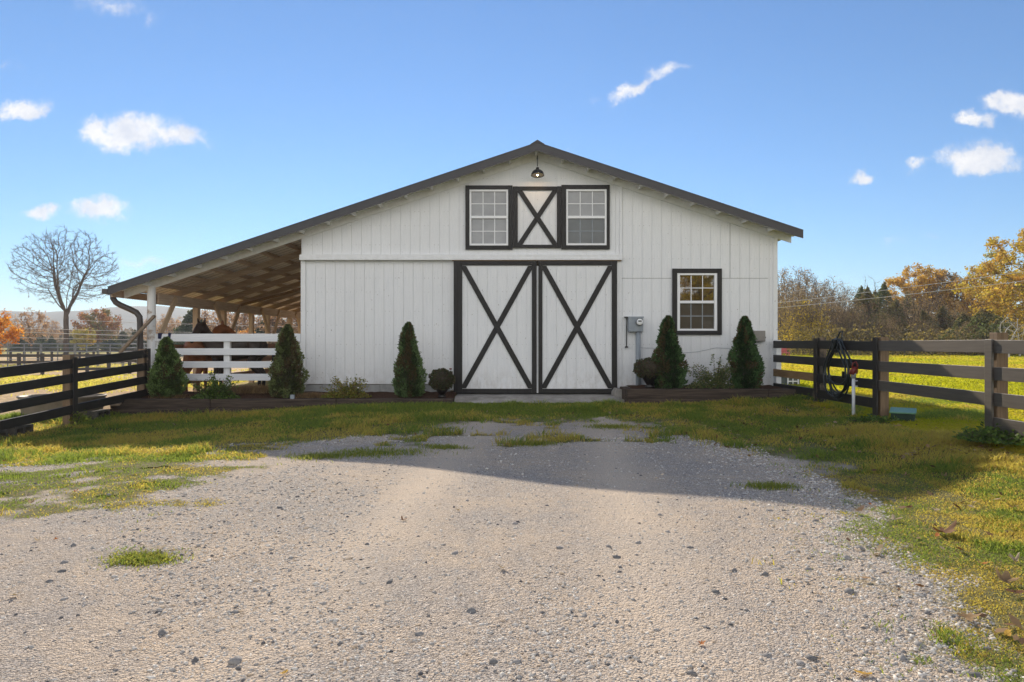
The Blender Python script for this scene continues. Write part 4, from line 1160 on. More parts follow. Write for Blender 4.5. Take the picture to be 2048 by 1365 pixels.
# ------------------------------------------------------------------ conifers and plants in the beds
def conifer(px, ytop, ybase, hw, d, label, seed, green=(0.040, 0.060, 0.020), brown=0.25):
    r = np.random.default_rng(seed)
    b0 = at(px, ybase, d); h = (ybase - ytop) * d / F; rad = hw * .86 * d / F
    t_ = thing('conifer', label, 'shrub', (b0.x, d, b0.z), 'cone shaped conifers in the planting beds')
    MB().tube([(b0.x, d, b0.z - .1), (b0.x + .01, d, b0.z + h * .5), (b0.x, d, b0.z + h * .93)], [0.05, 0.03, 0.008], 7).build('trunk', M['bark'], t_)
    n = 17000
    t = r.random(n) ** 1.08
    a = r.random(n) * 2 * np.pi
    prof = np.interp(t, [0, .06, .2, .35, .55, .72, .85, .94, 1.0], [.72, .90, 1.0, .95, .76, .54, .36, .25, .02])
    lean = (r.random(2) - .5) * .34
    lump = 1 + 0.46 * (vnoise(a * 2.2 + seed, t * 7) - .5) + 0.40 * (vnoise(a * 5 + seed * 3, t * 20) - .5) + 0.10 * np.sin(a * 3 + seed + 5 * t)
    q = 1.05 - 0.45 * r.random(n) ** 1.8
    rr = rad * prof * lump * q
    P = np.stack([rr * np.cos(a) + lean[0] * rad * t ** 2, rr * np.sin(a) + lean[1] * rad * t ** 2, t * h + 0.02], 1)
    if seed == 13:                               # a second, lower tip on one side
        k2 = r.random(n) < .10; P[k2] = np.stack([-rad * .42 + r.normal(0, rad * .10, k2.sum()), r.normal(0, rad * .12, k2.sum()), h * (.60 + .24 * r.random(k2.sum()))], 1)
    # flat sprays: small elongated quads pointing up and out
    L = (0.022 + 0.034 * r.random(n) ** 1.5); W = L * 0.30
    out = np.stack([np.cos(a) * 0.8, np.sin(a) * 0.8, 0.55 + 0.6 * r.random(n)], 1) + r.normal(0, .38, (n, 3)); out /= np.linalg.norm(out, axis=1)[:, None]
    sd_ = np.cross(out, r.normal(0, 1, (n, 3))); sd_ /= np.linalg.norm(sd_, axis=1)[:, None]
    V = np.empty((n, 4, 3)); V[:, 0] = P; V[:, 1] = P + out * L[:, None] * .5 + sd_ * W[:, None]; V[:, 2] = P + out * L[:, None] * 1.25; V[:, 3] = P + out * L[:, None] * .5 - sd_ * W[:, None]
    i = np.arange(n) * 4
    g = np.array(green) * (1.1 + 1.3 * r.random((n, 1)))
    bn = np.array([0.115, 0.085, 0.040]) * (0.7 + 0.6 * r.random((n, 1)))
    patch = vnoise(a * 2 + seed * 2, t * 6) 
    isb = r.random(n) < np.clip((patch - .62) * 3 + brown * 0.12, 0, .8)
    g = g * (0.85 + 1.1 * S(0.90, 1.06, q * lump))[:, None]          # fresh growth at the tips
    C = np.where(isb[:, None], bn, g)
    np_mesh('foliage', V.reshape(-1, 3), [np.stack([i, i + 1, i + 2, i + 3], 1)], M['needle'], parent=t_, cols=np.repeat(C, 4, 0))
    core = MB(); core.lathe([(rad * .62 * p, tt * h) for tt, p in ((.03, .7), (.2, 1), (.4, .9), (.6, .68), (.8, .4), (.93, .2))], (b0.x, d, b0.z), 12)
    core.build('inner_branches', M['bark'], t_)
    return t_


conifer(333, 680, 796, 34, 13.5, 'conifer at the left bed end in front of the white post', 11, (0.048, 0.070, 0.022), .5)
conifer(574, 655, 797, 35, 13.5, 'conifer standing before the meeting of white rails and siding', 12, (0.050, 0.058, 0.022), .8)
conifer(817, 650, 796, 30, 13.5, 'conifer with a side tip alone against the white siding', 13, (0.042, 0.062, 0.024), .7)
conifer(1336, 637, 779, 33, 13.5, 'dark green conifer at the left edge of the ground floor window', 14, (0.024, 0.043, 0.015), .1)
conifer(1491, 638, 779, 32, 13.5, 'dark green conifer right of the ground floor window', 15, (0.024, 0.043, 0.015), .05)


def bush(name, label, cat, c, rx, ry, h, nst, nleaf, lsize, cols, seed, stemcol='twig', lowfill=0.5, up=0.8, flowers=0):
    """arching stems with small leaves along them, and a low mass of leaves at the base"""
    r = np.random.default_rng(seed); c = Vector(c)
    t_ = thing(name, label, cat, tuple(c)); mb = MB(); P = []
    for k in range(nst):
        a = r.random() * 2 * math.pi; rr = math.sqrt(r.random()); hh = float(h * (0.45 + 0.55 * r.random()) * (1.05 - 0.45 * rr))
        e = Vector((math.cos(a) * rx * rr, math.sin(a) * ry * rr, hh)); m_ = Vector((e.x * .35, e.y * .35, hh * .6 * up + .02))
        pts = [c + (2 * (1 - s) * s * m_ + s * s * e) for s in [q / 5 for q in range(6)]]
        mb.tube(pts, [.006, .005, .0045, .004, .003, .002], 4, caps=False)
        for j in range(nleaf):
            s = float(0.25 + 0.75 * r.random()); p = c + (2 * (1 - s) * s * m_ + s * s * e); P.append(p + Vector(r.normal(0, .022, 3)))
    mb.build('stem', M[stemcol], t_)
    nl = int(len(P) * lowfill)
    for k in range(nl):
        a = r.random() * 2 * math.pi; rr = r.random() ** .5
        P.append(c + Vector((math.cos(a) * rx * .95 * rr, math.sin(a) * ry * .95 * rr, h * .36 * (1 - rr ** 2) * r.random() + .02)))
    P = np.array([tuple(p) for p in P]) - np.array(tuple(c)); n = len(P)
    out = r.normal(0, 1, (n, 3)); out[:, 2] = np.abs(out[:, 2]) * .6; out /= np.linalg.norm(out, axis=1)[:, None]
    sd_ = np.cross(out, r.normal(0, 1, (n, 3))); sd_ /= np.linalg.norm(sd_, axis=1)[:, None]
    L = lsize * (0.6 + .8 * r.random(n))[:, None]
    V = np.empty((n, 4, 3)); V[:, 0] = P; V[:, 1] = P + out * L * .5 + sd_ * L * .3; V[:, 2] = P + out * L; V[:, 3] = P + out * L * .5 - sd_ * L * .3
    i = np.arange(n) * 4; C = np.array(cols)[r.integers(0, len(cols), n)] * (0.7 + 0.6 * r.random((n, 1)))
    np_mesh('foliage', V.reshape(-1, 3), [np.stack([i, i + 1, i + 2, i + 3], 1)], M['leaf'], parent=t_, cols=np.repeat(C, 4, 0))
    for k in range(flowers):
        a = r.random() * 2 * math.pi; rr = r.random() ** .5
        MB().lathe([(.004, 0), (.018, .008), (.012, .018), (.003, .02)], tuple(c + Vector((math.cos(a) * rx * rr, -ry * r.random(), h * .1 + h * .35 * r.random()))), 7).build('flower', M['vinyl'], t_)
    return t_


GREENS = [(0.09, 0.15, 0.034), (0.14, 0.20, 0.04), (0.08, 0.12, 0.035)]
YEL_G = [(0.22, 0.23, 0.04), (0.30, 0.25, 0.06), (0.14, 0.17, 0.04), (0.22, 0.15, 0.05)]
bush('shrub', 'loose green shrub with upright shoots in front of the white rails', 'shrub', at(432, 800, 13.3), .50, .30, .64, 44, 40, .042, GREENS, 21, lowfill=.8)
bush('shrub', 'yellow green rose shrub against the siding beside the landscape light', 'shrub', at(692, 797, 13.35), .52, .28, .58, 36, 34, .038, YEL_G, 22, lowfill=1.2, flowers=2)
bush('rose_bush', 'tall open rose bush between the two dark conifers', 'shrub', at(1432, 778, 13.55), .62, .30, .82, 40, 40, .040, [(0.13, 0.17, 0.055), (0.22, 0.21, 0.09), (0.09, 0.13, 0.05)], 23, lowfill=1.1, flowers=7)
bush('weed', 'low green weeds around the valve box', 'weed', (5.12, 9.62, .05), .42, .16, .16, 60, 14, .045, GREENS, 24, lowfill=1.0)
bush('weed', 'leafy green weeds at the foot of the sunlit fence post', 'weed', (5.30, 7.45, .15), .40, .40, .17, 70, 14, .045, GREENS, 25, lowfill=1.0)
bush('weed', 'green weeds between the bed end and the fence', 'weed', (5.42, 12.35, .10), .22, .35, .22, 40, 14, .04, GREENS, 26, lowfill=1.0)
bush('weed', 'bright backlit weed growing under the black paddock fence', 'weed', (-7.33, 11.5, -.13), .13, .14, .28, 10, 12, .045, [(0.12, 0.16, 0.03), (0.18, 0.2, 0.04)], 27, lowfill=.6)
for i, (px, py, s) in enumerate(((640, 908, 1), (1225, 853, 1.1), (1068, 884, .9), (1540, 972, .7), (750, 904, 1.7), (890, 893, .7), (283, 1112, 1.0))):
    d = 1.22 * F / (py - CY); p = at(px, py, d); r = np.random.default_rng(40 + i); n = int(700 * s) * (2 if i == 6 else 1)
    sg = (.085, .055) if i == 6 else (.17 * s, .09 * s); x = p.x + r.normal(0, sg[0], n); y = d + r.normal(0, sg[1], n)
    t_ = thing('grass_tuft', ['short green grass tuft in the shaded gravel left of centre', 'grass tuft just below the doors on bare gravel', 'small grass tuft in the middle of the shaded gravel', 'tiny tuft alone in the shaded gravel on the right', 'wide grass tuft at the shadow edge', 'thin tuft beside the wide one', 'lone mossy yellow green tuft on the sunlit gravel at the left'][i], 'grass tuft', (p.x, d, g1(p.x, d)))
    o = blade_mesh('blades', x, y, gz(x, y) + .004, .05 * (.4 + .8 * r.random(n)) * (.55 if i == 6 else 1), .009 * (.6 + .6 * r.random(n)), mixc((0.12, 0.17, 0.03), (0.27, 0.25, 0.06), r.random(n)), M['grass'], 1.2)
    o.parent = t_; o.location = (-p.x, -d, -g1(p.x, d)); o['kind'] = 'stuff'



def straw_clump(c, rad, h, n, seed, label):
    r = np.random.default_rng(seed); t_ = thing('ornamental_grass', label, 'grass clump', c)
    x = c[0] + r.normal(0, rad * .5, n); y = c[1] + r.normal(0, rad * .3, n)
    cols = mixc((0.30, 0.20, 0.10), (0.16, 0.105, 0.06), r.random(n))
    o = blade_mesh('blades', x, y, np.full(n, c[2]) , h * (0.4 + .8 * r.random(n)), np.full(n, .010), cols, M['straw'], 1.5)
    o.parent = t_; o.location = (-c[0], -c[1], -c[2])
    return t_


straw_clump((-5.25, 13.75, .22), .55, .15, 2600, 31, 'dry tan grass mound between the green shrub and second conifer')
straw_clump((-3.95, 13.45, .14), .30, .10, 900, 32, 'low dry tan tuft right of the second conifer')
straw_clump((-6.75, 13.45, .13), .30, .08, 900, 33, 'dry needles and straw under the leftmost conifer')


def urn(px, ytop, ymid, ybot, hw, d, label, seed, zbot):
    r = np.random.default_rng(seed); p = at(px, ymid, d); s = d / F
    t_ = thing('planter_urn', label, 'planter', (p.x, d, zbot))
    ph = p.z - zbot; rt = hw * .42 * s + .03
    mb = MB(); mb.lathe([(rt * .55, 0), (rt * .6, .02), (rt * .38, .05), (rt * .45, ph * .25), (rt * .85, ph * .7), (rt * 1.0, ph * .95), (rt * 1.12, ph), (rt * 1.1, ph + .015), (rt * .95, ph + .01)], (p.x, d, zbot), 20)
    mb.build('pot', M['black_metal'], t_, smooth=True)
    MB().lathe([(.02, .0), (hw * s * .7, (ymid - ytop) * s * .22), (hw * s * .82, (ymid - ytop) * s * .45), (hw * s * .55, (ymid - ytop) * s * .8), (.02, (ymid - ytop) * s * .92)], (p.x, d, zbot + ph), 14).build('inner_stems', M['bark'], t_)
    n = 5200; rx = hw * s; rz = (ymid - ytop) * s / 1.75
    v = r.normal(0, 1, (n, 3)); v /= np.linalg.norm(v, axis=1)[:, None]; v *= (1 - .35 * r.random((n, 1)) ** 2) * (1 + .10 * np.sin(v[:, :1] * 9 + seed) * np.cos(v[:, 2:] * 8))
    P = v * np.array([rx, rx, rz]) + np.array([0, 0, ph + rz * .72])
    out = v + r.normal(0, .5, (n, 3)); out /= np.linalg.norm(out, axis=1)[:, None]
    sd_ = np.cross(out, r.normal(0, 1, (n, 3))); sd_ /= np.linalg.norm(sd_, axis=1)[:, None]; L = .026 * (0.6 + .8 * r.random(n))[:, None]
    V = np.empty((n, 4, 3)); V[:, 0] = P; V[:, 1] = P + out * L * .5 + sd_ * L * .4; V[:, 2] = P + out * L; V[:, 3] = P + out * L * .5 - sd_ * L * .4
    C = np.array([(0.065, 0.085, 0.035), (0.10, 0.105, 0.045), (0.11, 0.06, 0.04), (0.05, 0.055, 0.03)])[r.integers(0, 4, n)]; i = np.arange(n) * 4
    np_mesh('foliage', V.reshape(-1, 3), [np.stack([i, i + 1, i + 2, i + 3], 1)], M['needle'], parent=t_, cols=np.repeat(C, 4, 0))
    return t_


u1 = urn(884, 738, 775, 793, 25, 13.45, 'black urn with a round dark mum at the left door post', 51, .145)
MB().lathe([(.012, 0), (.028, .012), (.02, .03)], (at(901, 740, 13.4)), 8).build('flower', M['red'], u1)
urn(1300, 716, 752, 776, 32, 13.55, 'black urn with a wide mum beside the meter conduit', 52, .33)

# ------------------------------------------------------------------ fences
rails_z = (1.26, 0.96, 0.67, 0.39)
FX = 5.44
fn = thing('board_fence', 'four rail black board fence running from the right barn corner toward the viewer', 'fence', (FX, 10.0, 0.1))
fy = [14.14, 12.14, 10.14, 7.72, 5.35, 3.05]
for i, y in enumerate(fy):
    if i == 0: continue
    top = 1.31 if i != 3 else 1.345
    MB().box(FX + .002, FX + .125, y - .065, y + .065, -.1, top).build('post', M['tan_post'] if i in (2, 3) else M['black_post'], fn, bevel=.006)
    MB().box(FX - .058, FX - .031, y - .058, y + .058, .10, 1.30 - (.03 if i == 3 else 0)).build('batten', M['black_post'] if i < 3 else M['sunlit_worn_rail'], fn, bevel=.004)
MB().box(FX - .01, FX + .09, 14.02, 14.13, 0.1, 1.27).build('post', M['white_rail'], fn)
for i in range(len(fy) - 1):
    ya, yb = fy[i], fy[i + 1]
    for k, z in enumerate(rails_z):
        if i == 2 and k == 3: continue          # the bottom rail is missing here
        zt = z + random.uniform(-.008, .008); zt2 = z + random.uniform(-.008, .008)
        if i == 1 and k == 0: zt2 -= .012
        mat_ = M['tan_rail'] if (i == 0 and k == 2) else (M['black_rail'] if i < 2 else M['sunlit_worn_rail'])
        hh = .148
        vs = [(FX - .03, ya - .003, zt - hh), (FX, ya - .003, zt - hh), (FX, yb + .003, zt2 - hh), (FX - .03, yb + .003, zt2 - hh), (FX - .03, ya - .003, zt), (FX, ya - .003, zt), (FX, yb + .003, zt2), (FX - .03, yb + .003, zt2)]
        o = MB().add(vs, [(0, 3, 2, 1), (4, 5, 6, 7), (0, 1, 5, 4), (1, 2, 6, 5), (2, 3, 7, 6), (3, 0, 4, 7)]).build('rail', mat_, fn, bevel=.003)
        if i == 0 and k == 2: o['label'] = 'unpainted tan rail'

# left fence
fl = thing('board_fence', 'black board fence dropping from the lean-to post toward the left edge', 'fence', (-7.5, 11.6, -.1))
lx_ = lambda y: -7.36 - (13.75 - y) * 0.065
lz_ = lambda z, y: z - (13.75 - y) * 0.0592
ly_ = [13.75, 11.65, 9.45, 7.2]
for i, y in enumerate(ly_):
    x = lx_(y)
    MB().box(x - .135, x - .008, y - .065, y + .065, -.5, lz_(1.11, y) + (.03 if i else -.02)).build('post', M['tan_post'], fl, bevel=.006)
    MB().box(x + .03, x + .056, y - .055, y + .055, lz_(.10, y) - .05, lz_(1.10, y)).build('batten', M['black_post'], fl, bevel=.004)
for i in range(3):
    ya, yb = ly_[i], ly_[i + 1]
    for k, z in enumerate((1.073, .815, .543, .288)):
        hh = .148 if k != 0 else .155
        za, zb = lz_(z, ya) + random.uniform(-.006, .006), lz_(z, yb) + random.uniform(-.006, .006)
        xa, xb = lx_(ya), lx_(yb)
        vs = [(xa - .004, ya - .003, za - hh), (xa + .028, ya - .003, za - hh), (xb + .028, yb + .003, zb - hh), (xb - .004, yb + .003, zb - hh), (xa - .004, ya - .003, za), (xa + .028, ya - .003, za), (xb + .028, yb + .003, zb), (xb - .004, yb + .003, zb)]
        MB().add(vs, [(0, 3, 2, 1), (4, 5, 6, 7), (0, 1, 5, 4), (1, 2, 6, 5), (2, 3, 7, 6), (3, 0, 4, 7)]).build('rail', M['black_rail'], fl, bevel=.003)
# white rail fence across the lean-to
wf = thing('rail_fence', 'white four rail fence closing the open front of the lean-to', 'fence', (-5.9, 14.25, .1))
x0, x1 = wx(309), XL - .014
for k, (a, b) in enumerate(((668, 683.5), (697, 710.5), (723, 736), (748, 761.5))):
    MB().box(x0 - (.06 if k == 0 else 0) + .004 * k, x1, YW - .03, YW + .004, wz(b), wz(a)).build('rail', M['white_rail'], wf, bevel=.004)
MB().box(wx(447), wx(459), YW + .005, YW + .095, -.05, wz(675)).build('post', M['white_post'], wf, bevel=.004)
MB().box(wx(306), wx(316), YW + .006, YW + .1, -.05, wz(676)).build('post', M['white_post'], wf, bevel=.004)
MB().box(wx(596), wx(603) - .013, YW + .006, YW + .1, .05, wz(676)).build('post', M['white_post'], wf, bevel=.004)
# brown rails along the open outer side of the lean-to
bf = thing('rail_fence', 'brown rails along the outer posts deep inside the lean-to', 'fence', (PXL, 18, .2))
for z in (1.10, .72, .34):
    MB().box(PXL + .075, PXL + .105, 14.6, 25.8, z - .07, z + .07).build('rail', M['brown_rail'], bf)
# blue straps over the top white rail
for px, label, wd in ((322, 'dark blue strap over the top white rail, nearer the post', .085), (341, 'narrower dark blue strap over the top white rail', .06)):
    xx = wx(px); zt = wz(668)
    mb = MB(); y0 = YW - .03
    mb.prism([(xx - wd / 2, zt - .10), (xx + wd * .2, zt - .11), (xx + wd / 2, zt + .004), (xx - wd / 2, zt + .004)], y0 - .012, y0 - .002)
    mb.box(xx - wd / 2, xx + wd / 2, y0 - .012, YW + .016, zt + .0045, zt + .014)
    mb.box(xx - wd / 2 + .01, xx + wd / 2 - .01, YW + .006, YW + .016, zt - .12, zt + .004)
    o = mb.build('strap', M['blue'], None, loc=(xx, YW, zt)); tag(o, label, 'strap')
# weathered plank leaning from the post across the black fence
p, q = Vector((wx(305), 13.95, 1.66)), Vector((-8.02, 14.02, .98))
p = at(309, 632, 13.93); q = at(240, 705, 13.82)
o = MB().bar(p, q, .05, .165, (0.55, 0, .6)).build('leaning_plank', M['plank'], None, loc=tuple(q), bevel=.004)
tag(o, 'weathered plank slanting from the white post down across the downspout', 'plank')

# hose, hydrant, valve box, cinder blocks, trough
hs = thing('garden_hose', 'dark coiled hose hung over the top rail of the right fence', 'hose', (FX - .08, 11.2, .7))
mb = MB(); pts = []
r = np.random.default_rng(5)
for loop in range(6):
    cy = 11.2 + r.normal(0, .05); wid = .36 + .07 * r.random(); top = 1.28; bot = .28 + .30 * r.random() ** 1.3; off = -.075 - .014 * loop
    for k in range(28):
        a = 2 * math.pi * k / 28; s = math.sin(a) * (1 - .0 * math.cos(a)); zz = (top + bot) / 2 + (top - bot) / 2 * math.cos(a)
        pinch = 0.28 + 0.72 * S(1.30, .75, zz)
        pts.append((FX + off + .01 * math.sin(3 * a + loop), cy + wid * s * float(pinch) + .02 * math.sin(2 * a + loop), zz))
mb.tube(pts, .0145, 6); mb.build('coil', M['rubber'], hs, smooth=True)
mb = MB(); pts = []
for k in range(70):
    a = k * .55; pts.append((FX - .11 - .02 * math.sin(a * 1.7), 11.25 + .10 * math.cos(a) + .02 * math.sin(a * 2.3), 1.18 + .10 * math.sin(a) + .02 * math.cos(1.3 * a)))
mb.tube(pts, .011, 6); mb.tube([(FX - .06, 11.33, 1.26), (FX - .02, 11.28, 1.40), (FX - .02, 11.2, 1.41), (FX - .06, 11.14, 1.26)], .012, 6)
mb.build('top_wrap', M['rubber'], hs, smooth=True)
MB().tube([(FX - .13, 10.95, .66), (FX - .13, 10.93, .76)], .024, 8).build('nozzle', M['black_metal'], hs)

hp = at(1707, 838, 10.4); hy = thing('yard_hydrant', 'white pipe water hydrant with red handle in front of the right fence', 'hydrant', tuple(hp))
X_, Y_ = hp.x, hp.y; zz = lambda py: at(0, py, Y_).z
MB().tube([(X_, Y_, -.05), (X_, Y_, zz(752))], .024, 10).build('pipe', M['pvc'], hy, smooth=True)
MB().tube([(X_, Y_, zz(757)), (X_, Y_, zz(746)), (X_ + .02, Y_, zz(740))], [.034, .036, .03], 10).build('collar', M['galv'], hy, smooth=True)
MB().tube([(X_ - .02, Y_, zz(750)), (X_ + .01, Y_, zz(741)), (X_ + .02, Y_, zz(734))], [.034, .045, .03], 10).build('head', M['red'], hy, smooth=True)
MB().tube([(X_ + .005, Y_, zz(738)), (X_ - .045, Y_, zz(742)), (X_ - .055, Y_, zz(749))], [.026, .022, .02], 8).build('spout', M['red'], hy, smooth=True)
MB().tube([(X_ - .02, Y_, zz(737)), (X_ - .01, Y_, zz(727)), (X_ + .035, Y_, zz(724)), (X_ + .06, Y_, zz(730)), (X_ + .05, Y_, zz(748))], .013, 8).build('handle', M['red'], hy, smooth=True)
for py in (762, 773): MB().tube([(X_, Y_, zz(py)), (X_ + .06, Y_, zz(py))], .010, 6).build('bracket', M['pvc'], hy)

vb_ = at(1806, 843, 9.75); vx, vy, vz = vb_.x, vb_.y, vb_.z
vt = thing('valve_box', 'pale green lidded utility box in the grass by the right fence', 'utility box', (vx, vy, vz))
ro = Matrix.Rotation(R(-32), 4, 'Z') @ Matrix.Rotation(R(5), 4, 'X')
def rbox(x0, x1, y0, y1, z0, z1):
    vs = [ro @ Vector(p) + Vector((vx, vy, vz)) for p in ((x0, y0, z0), (x1, y0, z0), (x1, y1, z0), (x0, y1, z0), (x0, y0, z1), (x1, y0, z1), (x1, y1, z1), (x0, y1, z1))]
    return MB().add(vs, [(0, 3, 2, 1), (4, 5, 6, 7), (0, 1, 5, 4), (1, 2, 6, 5), (2, 3, 7, 6), (3, 0, 4, 7)])
rbox(-.145, .145, -.155, .215, -.15, .135).build('box_wall', M['lidbox'], vt, bevel=.01)
rbox(-.165, .165, -.175, .235, .1365, .158).build('lid', M['lid'], vt, bevel=.006)

for i, (y, dz, lab) in enumerate(((10.55, 0, 'concrete block under the black fence left of its post'), (10.05, -.02, 'concrete block at the far left fence bottom'), (12.4, .03, 'concrete block wedged under the fence near the timber bed'))):
    x = lx_(y) - .05
    mb = MB(); z0 = g1(x, y) - .06 + dz
    mb.box(x - .1, x + .085, y - .2, y + .2, z0, z0 + .06); mb.box(x - .1, x + .085, y - .2, y + .2, z0 + .155, z0 + .19)
    for yy0 in (-.2, -.02, .16): mb.box(x - .1, x + .084, y + yy0, y + yy0 + .04, z0 + .061, z0 + .154)
    o = mb.build('cinder_block', M['dark_block'], None, loc=(x, y, z0)); tag(o, lab, 'block', 'concrete blocks under the black fence')
o = MB().bar((-7.42, 12.75, .06), (-7.75, 13.6, .10), .16, .035).build('loose_board', M['plank'], None, loc=(-7.5, 13, .06)); tag(o, 'short sunlit board lying at the left end of the timber bed', 'board')

tr = thing('stock_tank', 'oval tan water tank on the dirt behind the left fence post', 'water tank', (-8.85, 12.9, -.1))
def oval(c, a, bb, prof, n=36):
    mb = MB(); base = 0
    for (k, z) in prof:
        for j in range(n):
            t = 2 * math.pi * j / n; ca, sa = math.cos(t), math.sin(t)
            mb.v.append((c[0] + k * a * math.copysign(abs(ca) ** .6, ca), c[1] + k * bb * math.copysign(abs(sa) ** .8, sa), c[2] + z))
    for i in range(len(prof) - 1):
        for j in range(n): mb.f.append((i * n + j, i * n + (j + 1) % n, (i + 1) * n + (j + 1) % n, (i + 1) * n + j))
    mb.f.append(tuple(range(n - 1, -1, -1))); return mb
TKX, TKY = at(118, 830, 12.6).x, 12.7
tr.location = (TKX, TKY, -.16); tr['org'] = [TKX, TKY, -.16]
oval((TKX, TKY, -.16), .72, .42, [(.90, 0), (.93, .1), (1.0, .36), (1.03, .37), (1.03, .40), (.97, .40), (.93, .30)]).build('tank_wall', M['trough'], tr, smooth=True)
m, nt, b = new_mat('tank_water', 0.05, 0.5); b.inputs['Base Color'].default_value = (0.02, 0.025, 0.02, 1)
oval((TKX, TKY, -.16), .70, .40, [(.93, .25), (.94, .30)]).build('water', m, tr)
tr.children[-1].data.polygons  # keep

# things on the lawn close to the barn corner
ph = thing('playhouse', 'low grey green playhouse with a small white window beyond the barn corner', 'playhouse', at(1570, 778, 17))
pxs = lambda px: at(px, 0, 17).x
pz = lambda py: at(0, py, 17).z
MB().box(pxs(1545), pxs(1574), 17, 17.6, .0, pz(745)).box(pxs(1574), pxs(1600), 17.001, 17.6, .0, pz(752)).build('wall', M['playhouse'], ph)
MB().prism([(pxs(1540), pz(746)), (pxs(1602), pz(750)), (pxs(1602), pz(748)), (pxs(1540), pz(743))], 16.93, 17.66).build('roof', M['roof'], ph)
mb = MB(); a, b_, c, d_ = pxs(1575), pxs(1595), pz(772), pz(754)
wnd = MB().box(a, b_, 16.985, 16.995, c, d_).build('window', M['pane_dark'], ph)
mb.box(a - .02, a + .012, 16.96, 16.984, c - .02, d_ + .02); mb.box(b_ - .012, b_ + .02, 16.96, 16.984, c - .02, d_ + .02)
for z in (c - .02, (c + d_) / 2 - .012, d_ - .008): mb.box(a + .013, b_ - .013, 16.962, 16.984, z, z + .025)
mb.box((a + b_) / 2 - .01, (a + b_) / 2 + .01, 16.964, 16.9835, c, d_)
mb.build('window_frame', M['vinyl'], wnd)
rc0 = at(1568, 712, 40); rc = thing('garden_chair', 'faded red plastic chair standing far out on the lawn', 'chair', (rc0.x, 40, g1(rc0.x, 40)))
zg = g1(rc0.x, 40); X_ = rc0.x
MB().prism([(X_ - .26, zg + .40), (X_ + .26, zg + .40), (X_ + .26, zg + .45), (X_ - .26, zg + .45)], 39.75, 40.25).build('seat', M['pinkred'], rc, bevel=.02)
MB().prism([(X_ - .27, zg + .46), (X_ + .27, zg + .46), (X_ + .22, zg + .92), (X_ - .22, zg + .92)], 40.2, 40.25).build('backrest', M['pinkred'], rc, bevel=.02)
for sx in (-.24, .20):
    for sy in (39.77, 40.18): MB().box(X_ + sx, X_ + sx + .04, sy, sy + .05, zg - .02, zg + .399).build('leg', M['pinkred'], rc)
    MB().box(X_ + sx - .01, X_ + sx + .05, 39.76, 40.195, zg + .62, zg + .66).build('armrest', M['pinkred'], rc)
# ------------------------------------------------------------------ horses
def coat(name, c0, c1, leg, zleg):
    m, nt, b = new_mat(name, 0.5, 0.35)
    v = nt.mapping((4, 4, 4)); f = nt.noise(v, 1.2, 4, 0.6)
    c = nt.ramp(f, [(0.3, c0), (0.7, c1)])
    tcn = nt.new('ShaderNodeTexCoord'); sp_ = nt.new('ShaderNodeSeparateXYZ'); nt.link(tcn.outputs['Object'], sp_.inputs[0])
    nt.link(nt.mix(nt.ramp(nt.math('MULTIPLY', sp_.outputs[2], 1.0), [(zleg, (1, 1, 1)), (zleg + .18, (0, 0, 0))]), c, leg), b.inputs['Base Color'])
    return m


